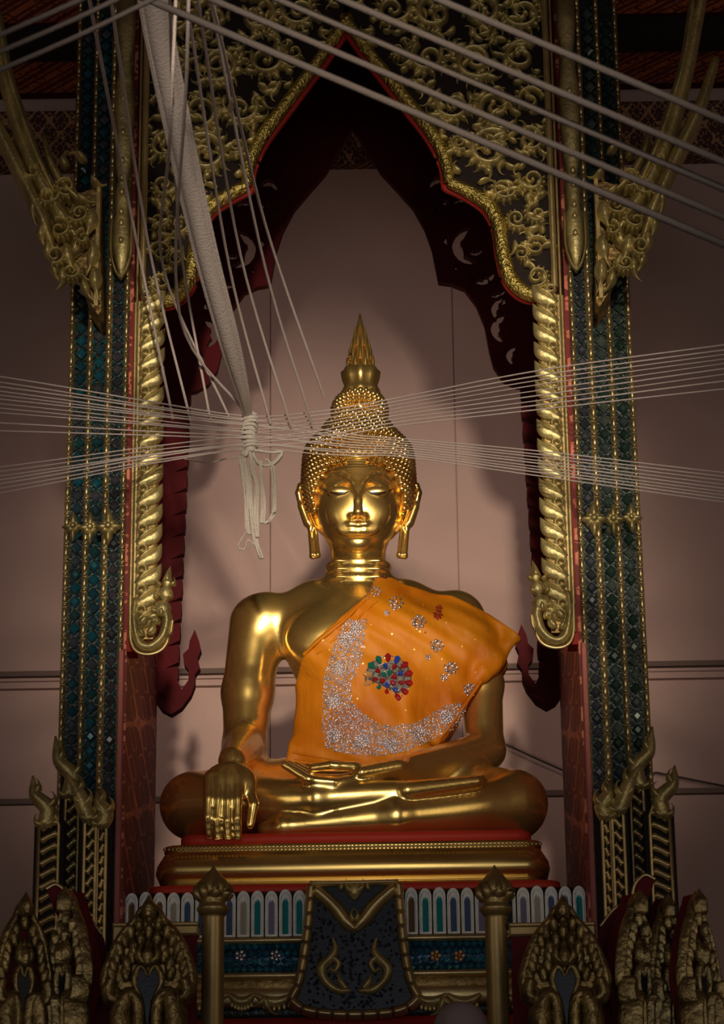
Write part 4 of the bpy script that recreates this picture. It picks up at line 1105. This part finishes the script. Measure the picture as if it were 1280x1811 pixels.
for s_ in (-1, 1):
    x_, z_ = XZ(627, 1580, YP); kranok(m_, x_, z_, PI/2-s_*1.2, .06, s_*2, YP-.012, .018, .011); x_, z_ = XZ(627+s_*26, 1576, YP); kranok(m_, x_, z_, PI/2+s_*.6, .035, -s_*2, YP-.012, .016, .008)
    x_, z_ = XZ(627, 1632, YP); kranok(m_, x_, z_, PI/2-s_*.7, .05, s_*2.4, YP-.026, .010, .008)
m_.build('chevron_scrolls', LEAF, AP)
for s_, px in ((-1, 588), (1, 665)):
    m_ = MB(); m_.stroke(C([(627+s_*6, 1752), (627+s_*30, 1752), (627+s_*52, 1735), (627+s_*58, 1712), (627+s_*40, 1692), (627+s_*34, 1676), (627+s_*40, 1656)]), [.006, .012, .015, .017, .015, .010, .001], YP-.004, .018, 5)
    m_.stroke(C([(627+s_*40, 1694), (627+s_*28, 1704), (627+s_*34, 1718), (627+s_*44, 1714)]), [.010, .010, .008, .004], YP-.006, .016, 4)
    m_.stroke(C([(627+s_*14, 1750), (627+s_*24, 1738), (627+s_*30, 1722)]), [.010, .012, .002], YP-.006, .016, 4)
    m_.build('flame_volute', LEAF, AP)
m_ = MB(); rr = random.Random(9)
while len(m_.v) < 5*330:
    a, b_ = rr.uniform(545, 710), rr.uniform(1575, 1785)
    if b_ < 1650 and abs(a-627) < 76-(b_-1565)*.95: continue
    p = P(a, b_, YP-.002); s_ = rr.uniform(.004, .008)
    m_.add([(p[0]-s_, p[1]+.001, p[2]), (p[0], p[1]+.001, p[2]-s_), (p[0]+s_, p[1]+.001, p[2]), (p[0], p[1]+.001, p[2]+s_), (p[0]+rr.uniform(-.4, .4)*s_, p[1]-.004, p[2]+rr.uniform(-.4, .4)*s_)], [[0, 1, 4], [1, 2, 4], [2, 3, 4], [3, 0, 4]])
tag(m_.build('glass_chips', NAVYT, AP, smooth=False), kind='stuff')

# ------------------------------------------------------------------ railing: posts with bud finials, rails, red panels
YF = -1.35
def rail_post(mir, px):
    x, _, zt_ = P(px, 1600, YF); k = SCL(YF)
    root = thing('bud_topped_post', 'round gold post with lotus bud finial, %s of the mosaic apron' % ('right' if px > 600 else 'left'), 'post', (x, YF, zb), 'railing posts')
    Z = lambda y: P(px, y, YF)[2]
    m_ = MB(); m_.lathe((x, YF, 0), [(21*k, zb), (21*k, zb+.03), (19*k, zb+.04), (19*k, Z(1625)), (20*k, Z(1618))], 24); m_.build('shaft', BRASS, root)
    m_ = MB(); m_.lathe((x, YF, 0), [(19*k, Z(1622)), (24*k, Z(1616)), (28*k, Z(1610)), (28*k, Z(1606)), (22*k, Z(1602)), (21*k, Z(1596)), (25*k, Z(1592)), (22*k, Z(1587))], 24); m_.build('collar', BRASS, root)
    m_ = MB(); m_.lathe((x, YF, 0), [(20*k, Z(1590)), (26*k, Z(1580)), (27*k, Z(1570)), (23*k, Z(1558)), (14*k, Z(1547)), (5*k, Z(1538)), (1*k, Z(1530))], 24, .02, 8); bud = m_.build('bud', BRASS, root)
    for j in range(8):
        a = 2*PI*j/8+.2; m_ = MB(); pts = [(x+r*k*math.cos(a), YF+r*k*math.sin(a), Z(y)) for r, y in ((22, 1590), (27.5, 1580), (28, 1570), (22, 1558))]
        m_.tube(crom(pts, 3), [.012, .014, .015, .015, .014, .012, .010, .007, .005, .002][:10], 6); m_.build('bud_petal', BRASS, bud)
    return root
rail_post(False, 377); rail_post(True, 876)
for px0, px1, side in ((200, 352, 'left'), (899, 1052, 'right')):
    xa, xb_ = P(px0, 1640, YF)[0], P(px1, 1640, YF)[0]; Z = lambda y: P((px0+px1)/2, y, YF)[2]
    root = thing('railing_section', 'gold top rail over a dark red panel on the %s of the pedestal' % side, 'railing', ((xa+xb_)/2, YF, zb), 'railing sections')
    m_ = MB(); m_.bbox((xa, YF-.022, Z(1657)), (xb_, YF+.022, Z(1634)), .006); m_.bbox((xa, YF-.030, Z(1642)), (xb_, YF+.03, Z(1634)), .004); m_.build('top_rail', BRASS, root, smooth=False)
    m_ = MB(); m_.box((xa+.005, YF-.004, zb+.05), (xb_-.005, YF+.01, Z(1656))); m_.build('red_panel', DKRED, root, smooth=False)
    m_ = MB(); m_.bbox((xa, YF-.02, zb), (xb_, YF+.02, zb+.06), .006); m_.build('bottom_rail', BRASS, root, smooth=False)
    xs_ = xa if side == 'left' else xb_-.03
    m_ = MB(); m_.bbox((xs_, YF-.026, zb), (xs_+.03, YF+.02, Z(1634)), .005); m_.build('end_stile', BRASS, root, smooth=False)
    xs_ = (xa+.055 if side == 'left' else xa+.065)
    m_ = MB(); m_.stroke([(xs_, zb+.1), (xs_, Z(1760)), (xs_, Z(1690))], [.010]*3, YF-.008, .012, 3); m_.build('gilt_edging', LEAF2, root)

# ------------------------------------------------------------------ gilt naga hoods in the foreground
def hood(cx_, ytop, hwpx, ybot, Y, yaw, name, label, red_back=False, group=None):
    k = SCL(Y); base = P(cx_, ybot, Y); hgt = P(cx_, ytop, Y)[2]-base[2]; hw = hwpx*k
    root = thing('naga_hood', label, 'ornament', (base[0], Y, zb), group)
    cs, sn = math.cos(yaw), math.sin(yaw)
    def T(mb):
        mb.v = [(base[0]+x*cs-y*sn, Y+x*sn+y*cs, base[2]+z) for x, y, z in mb.v]; return mb
    outl = [(0, 1.0), (.10, .93), (.20, .90), (.30, .82), (.42, .76), (.62, .66), (.80, .52), (.92, .38), (1.0, .24), (.93, .10), (.70, 0), (.60, -.5)]
    o2 = [(x*hw, z*hgt) for x, z in outl]; loop = o2+[(-x, z) for x, z in reversed(o2[1:])]
    m_ = MB(); m_.prism([loop], -.0, .05); T(m_).build('hood_board', DKRED if red_back else DARKG, root, smooth=False)
    m_ = MB()
    for s_ in (-1, 1): m_.stroke([(s_*x*hw*.97, z*hgt*.99) for x, z in outl[:11]], [.005, .010, .010, .011, .012, .013, .014, .015, .016, .014, .008], 0, .020, 3)
    T(m_).build('gilt_rim', HOODG, root)
    m_ = MB(); rows = 9; rr = random.Random(int(cx_))
    for r_ in range(rows):
        z = .22+.72*(r_+.5)/rows; ww = np.interp(z, [.0, .24, .38, .52, .66, .76, .82, .9, 1], [.7, .95, .88, .76, .58, .38, .27, .18, 0]); n = max(1, int(ww*hw*2/.036))
        for i in range(n):
            xx = (-ww+2*ww*(i+.5)/n)*hw
            if abs(xx) < .24*hw and z < .46: continue
            tilt = PI/2-(xx/hw)*.7
            m_.stroke([(xx, z*hgt-.016), (xx+.014*math.cos(tilt), z*hgt+.012), (xx+.036*math.cos(tilt), z*hgt+.036)], [.010, .015, .002], -.004+rr.uniform(-.006, 0), .020, 3)
    g = T(m_).build('hood_scales', HOODG, root); g['kind'] = 'stuff'
    m_ = MB(); m_.prism([[(x*hw, z*hgt) for x, z in ((0, -.25), (.08, .02), (.26, .20), (.20, .32), (.05, .28), (0, .25), (-.05, .28), (-.20, .32), (-.26, .20), (-.08, .02))]], -.022, 0); T(m_).build('dark_heart_inlay', NAVY, root, smooth=False)
    for s_ in (-1, 1):
        for nm, pts, wd, yy, hh in (('inlay_border', [(0, .24*hgt), (s_*.12*hw, .33*hgt), (s_*.22*hw, .32*hgt), (s_*.30*hw, .20*hgt), (s_*.14*hw, .02*hgt)], [.004, .009, .010, .010, .005], -.018, .014),
                                    ('body_curve', [(s_*.55*hw, -.45*hgt), (s_*.60*hw, -.1*hgt), (s_*.42*hw, .08*hgt), (s_*.22*hw, -.02*hgt), (s_*.20*hw, -.4*hgt)], [.03, .034, .026, .022, .02], -.005, .05),
                                    ('volute', [(s_*.80*hw, .22*hgt), (s_*.88*hw, .10*hgt), (s_*.74*hw, .02*hgt), (s_*.66*hw, .10*hgt), (s_*.74*hw, .16*hgt)], [.02, .022, .020, .012, .006], -.01, .04),
                                    ('crest_leaf', [(s_*.06*hw, .36*hgt), (s_*.20*hw, .44*hgt), (s_*.14*hw, .60*hgt)], [.010, .014, .002], -.016, .024)):
            m_ = MB(); m_.stroke(pts, wd, yy, hh, 4); T(m_).build(nm, HOODG, root)
    m_ = MB(); m_.stroke([(0, .34*hgt), (0, .44*hgt), (0, .56*hgt)], [.014, .022, .002], -.02, .03, 4); T(m_).build('crest_leaf', HOODG, root)
    m_ = MB(); m_.stroke([(0, .80*hgt), (.0, .90*hgt), (0, 1.03*hgt)], [.018, .022, .001], -.02, .03, 4); T(m_).build('tip_bud', HOODG, root)
    m_ = MB(); m_.box((-hw*.6, .005, zb-base[2]), (hw*.6, .045, -.4*hgt if base[2]-.4*hgt > zb else 0)); T(m_).build('foot', DARKG, root, smooth=False)
hood(262, 1590, 76, 1775, -1.62, 0, 'a', 'gold naga hood with dark heart inlay, directly left of the left post')
hood(1000, 1590, 72, 1775, -1.62, 0, 'b', 'gold naga hood with dark heart inlay, directly right of the right post')
hood(120, 1575, 52, 1780, -1.55, -.75, 'c', 'tall gold naga hood turned sideways with dark red back, second from the left edge', True)
hood(38, 1585, 48, 1780, -1.55, .35, 'd', 'dim gold naga hood at the bottom left corner', True)
hood(1130, 1580, 48, 1780, -1.55, .75, 'e', 'tall gold naga hood turned sideways with dark red back, below the right pillar foot', True)
hood(1183, 1588, 38, 1780, -1.50, .55, 'f', 'middle one of the three sideways gold naga hoods at lower right', True)
hood(1238, 1580, 40, 1780, -1.60, .6, 'g', 'outermost gold naga hood at the bottom right corner', True)
# dark red curved naga backs with gold upper edge
for mir, lab in ((False, 'left'), (True, 'right')):
    Y = -1.45; m_ = MB(); sg = -1 if mir else 1
    p = P(140, 1811, Y); root = thing('curved_naga', 'dark red curved naga back with thin gold upper edge, lower %s' % lab, 'ornament', (sg*p[0], Y, zb), 'curved naga backs beside the pillars')
    L_ = [(82, 1572), (100, 1564), (118, 1580), (124, 1602), (134, 1614), (155, 1622), (180, 1652), (190, 1700), (192, 1900), (130, 1900), (128, 1720), (110, 1640), (92, 1600)]
    m_.prism([C(L_, Y)], Y, Y+.06); m_.build('red_body', DKRED, root, mir, False)
    m_ = MB(); m_.tube([P(a, b_, Y-.005) for a, b_ in crom(L_[:7], 4)], .0055, 6); m_.build('gold_edge', LEAF2, root, mir)
# grey-mauve dome at bottom edge
p = P(815, 1842, -1.75); k = SCL(-1.75)
dome = thing('cloth_covered_jar', 'rounded grey mauve cloth bundle at the bottom edge beside the right post', 'jar', (p[0], -1.75, zb))
m_ = MB(); Z = lambda y: P(815, y, -1.75)[2]
m_.lathe((p[0], -1.75, 0), [(30*k, zb), (42*k, zb+.05), (46*k, Z(1830)), (45*k, Z(1810)), (40*k, Z(1795)), (32*k, Z(1783)), (20*k, Z(1775)), (8*k, Z(1772)), (1*k, Z(1771))], 24, .03, 9); m_.build('cloth_cover', CLOTHD, dome)

# ------------------------------------------------------------------ sacred threads
def thread(pts, r, label, group, twist=0., mt=None):
    m_ = MB(); q = crom(pts, 8)
    m_.tube(q, r, 6); o = m_.build('cotton_thread', mt or THREAD, origin=pts[0]); tag(o, label, 'thread', group); return o
rr = random.Random(21)
NL = 18
ORD = 'topmost,second,third,fourth,fifth,sixth,seventh,eighth,ninth,tenth,lowest,topmost,second,third,fourth,fifth,sixth,lowest'.split(',')
for i in range(NL):
    t = i/(NL-1); up_r = i % 2 == 0
    yl = [666, 676, 684, 692, 699, 706, 714, 722, 730, 748, 762, 826, 834, 842, 849, 856, 864, 872][i]
    ym = 738+t*58+rr.uniform(-3, 3)
    j = [0, 9, 1, 10, 2, 11, 3, 12, 4, 13, 5, 14, 6, 15, 7, 16, 8, 17][i]
    yr = [610, 619, 627, 635, 643, 652, 662, 674, 688, 836, 843, 850, 857, 864, 870, 876, 882, 888][j]
    ymr = [655, 664, 672, 680, 690, 699, 708, 716, 724, 798, 804, 809, 815, 820, 826, 831, 836, 842][j]
    yh = np.interp(j, [0, 8, 9, 17], [716, 764, 770, 806]); yh2 = np.interp(j, [0, 8, 9, 17], [702, 752, 776, 808])
    yc = yl+(ym-yl)*.62 if yl < 800 else yl+(ym-yl)*.66
    yk = ym
    pts = [P(-560, yl+(yl-yc)*1.9, -2.0), P(0, yl, -1.30), P(260, yc, -1.02), P(440, yk, -.64), P(560, (yk+yh)/2+2, -.34), P(636, yh, -.275), P(712, yh2, -.32), P(955, ymr, -1.0), P(1280, yr, -1.32), P(1840, yr+(yr-ymr)*1.6, -2.0)]
    thread(pts, .0021+rr.uniform(-.0003, .0006), 'fine cotton thread reaching the left picture edge as the %s of the %s fan' % (ORD[i], 'upper' if i < 11 else 'lower'), 'sideways cotton threads')
# threads coming down from the upper left
DL = [((158, 0), (232, 380), (306, 742), .0048, 'slanting cotton thread ending furthest left near the left pillar'),
      ((196, 0), (262, 430), (338, 748), .0046, 'second slanting cotton thread from the left'),
      ((330, 130), (318, 560), (440, 738), .0046, 'cotton thread crossing the leaf strip and bending right to the knot'),
      ((300, 250), (290, 480), (404, 735), .0044, 'steep cotton thread meeting the knot from the left'),
      ((300, 0), (318, 420), (372, 745), .0044, 'cotton thread just left of the thick rope'),
      ((330, 0), (405, 470), (478, 748), .0044, 'cotton thread just right of the thick rope'),
      ((350, 0), (425, 450), (514, 752), .0044, 'second cotton thread right of the thick rope'),
      ((372, 0), (468, 470), (552, 750), .0044, 'third cotton thread right of the thick rope'),
      ((384, 40), (470, 400), (572, 700), .0046, 'rightmost slanting cotton thread ending beside the finial')]
for a, b2, c2, r, lab in DL:
    ke = (a[1]+90)/(b2[1]-a[1]); Ye = float(np.interp(c2[0], [260, 440, 575], [-1.0, -.65, -.36]))
    thread([P(a[0]-(b2[0]-a[0])*ke, -90, -3.4), P(*a, -3.0), P(b2[0], b2[1], -1.25), P(*c2, Ye)], r, lab, 'slanting threads from the upper left')
# broad hazy strands at the far upper left
for a, b2, lab in (((150, -20), (262, 460), 'left one of the two thick pale cords over the left pillar'), ((175, -20), (300, 540), 'right one of the two thick pale cords over the left pillar')):
    pass
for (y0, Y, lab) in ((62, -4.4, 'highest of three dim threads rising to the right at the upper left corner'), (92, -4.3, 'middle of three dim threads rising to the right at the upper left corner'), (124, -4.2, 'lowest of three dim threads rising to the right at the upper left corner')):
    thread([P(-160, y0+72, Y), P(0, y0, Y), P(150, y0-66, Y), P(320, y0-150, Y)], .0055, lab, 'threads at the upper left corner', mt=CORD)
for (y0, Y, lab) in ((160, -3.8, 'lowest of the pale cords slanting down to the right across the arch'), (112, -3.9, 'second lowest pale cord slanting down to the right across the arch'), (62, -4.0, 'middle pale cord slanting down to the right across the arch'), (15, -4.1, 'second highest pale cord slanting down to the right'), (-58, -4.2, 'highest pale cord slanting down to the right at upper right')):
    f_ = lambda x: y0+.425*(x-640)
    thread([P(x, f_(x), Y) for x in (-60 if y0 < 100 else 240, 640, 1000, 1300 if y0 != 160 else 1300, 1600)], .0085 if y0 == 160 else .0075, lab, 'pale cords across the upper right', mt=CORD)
# the thick rope: many strands laid side by side
m_ = MB()
base = [(258, -200, -3.0), (272, 0, -2.6), (318, 240, -2.1), (362, 440, -1.6), (404, 600, -1.15), (428, 690, -.85), (438, 736, -.66)]
rad_ = [.044, .042, .038, .035, .031, .020, .012]
for s_ in range(64):
    a = rr.uniform(0, 6.28); q = rr.uniform(.80, 1.04); pts = []
    for i_, ((px, py, Y), R_) in enumerate(zip(base, rad_)):
        p = P(px, py, Y); aa = a+rr.uniform(-.08, .08)+i_*.12
        pts.append((p[0]+R_*q*math.cos(aa), p[1]+R_*q*math.sin(aa), p[2]))
    m_.tube(crom(pts, 4), rr.uniform(.0030, .0060), 6)
rope = thing('thread_rope', 'thick rope of white cotton strands hanging from upper left to the knot', 'rope', P(438, 736, -.66))
m_.tube(crom([P(*q) for q in base], 4), [.80*k_ for k_ in np.interp(np.linspace(0, 6, 25), range(7), rad_)], 10)
g = m_.build('strands', ROPEM, rope); g['kind'] = 'stuff'
# knot wrap
m_ = MB()
for i in range(9):
    y = 734+i*7; c0 = P(441+2*math.sin(i), y, -.655)
    m_.tube([(c0[0]+.022*math.cos(t), c0[1]+.022*math.sin(t), c0[2]+.003*math.sin(t+i)) for t in np.linspace(0, 2*PI, 13)], .0058, 6, False)
m_.tube([P(441, 730, -.655), P(443, 800, -.655)], .018, 8)
m_.build('knot_wrap', TASSEL, rope)
# hanging tassel loops
def wiggle(L_, r, n=3):
    m_ = MB()
    for k_ in range(n):
        ox = rr.uniform(-3, 3)
        m_.tube(crom([P(x+ox+rr.uniform(-1.2, 1.2), y, Y+rr.uniform(-.012, .012)) for x, y, Y in L_], 5), [r]*(5*(len(L_)-1)+1), 6)
    m_.build('hanging_tail', TASSEL, rope)
Yt = -.655
wiggle([(441, 796, Yt), (426, 806, Yt), (430, 840, Yt), (436, 880, Yt), (437, 930, Yt), (441, 945, Yt)], .0042, 6)
wiggle([(441, 796, Yt), (432, 815, Yt), (440, 850, Yt), (444, 900, Yt), (450, 950, Yt), (462, 988, Yt)], .0045, 5)
wiggle([(445, 796, Yt), (446, 830, Yt), (454, 860, Yt), (452, 900, Yt), (455, 950, Yt)], .0042, 5)
wiggle([(446, 796, Yt), (478, 800, Yt), (497, 800, Yt), (482, 820, Yt), (460, 822, Yt), (446, 806, Yt)], .0048, 5)
wiggle([(470, 812, Yt), (482, 830, Yt), (484, 870, Yt), (483, 905, Yt), (472, 924, Yt), (462, 922, Yt)], .0042, 4)
wiggle([(460, 815, Yt), (462, 850, Yt), (466, 890, Yt), (463, 925, Yt)], .0038, 4)
wiggle([(437, 940, Yt), (428, 955, Yt), (424, 968, Yt), (434, 971, Yt), (440, 955, Yt), (452, 964, Yt)], .0028, 2)
wiggle([(425, 808, Yt), (400, 812, Yt), (370, 818, Yt), (330, 812, -.8)], .0024, 1)
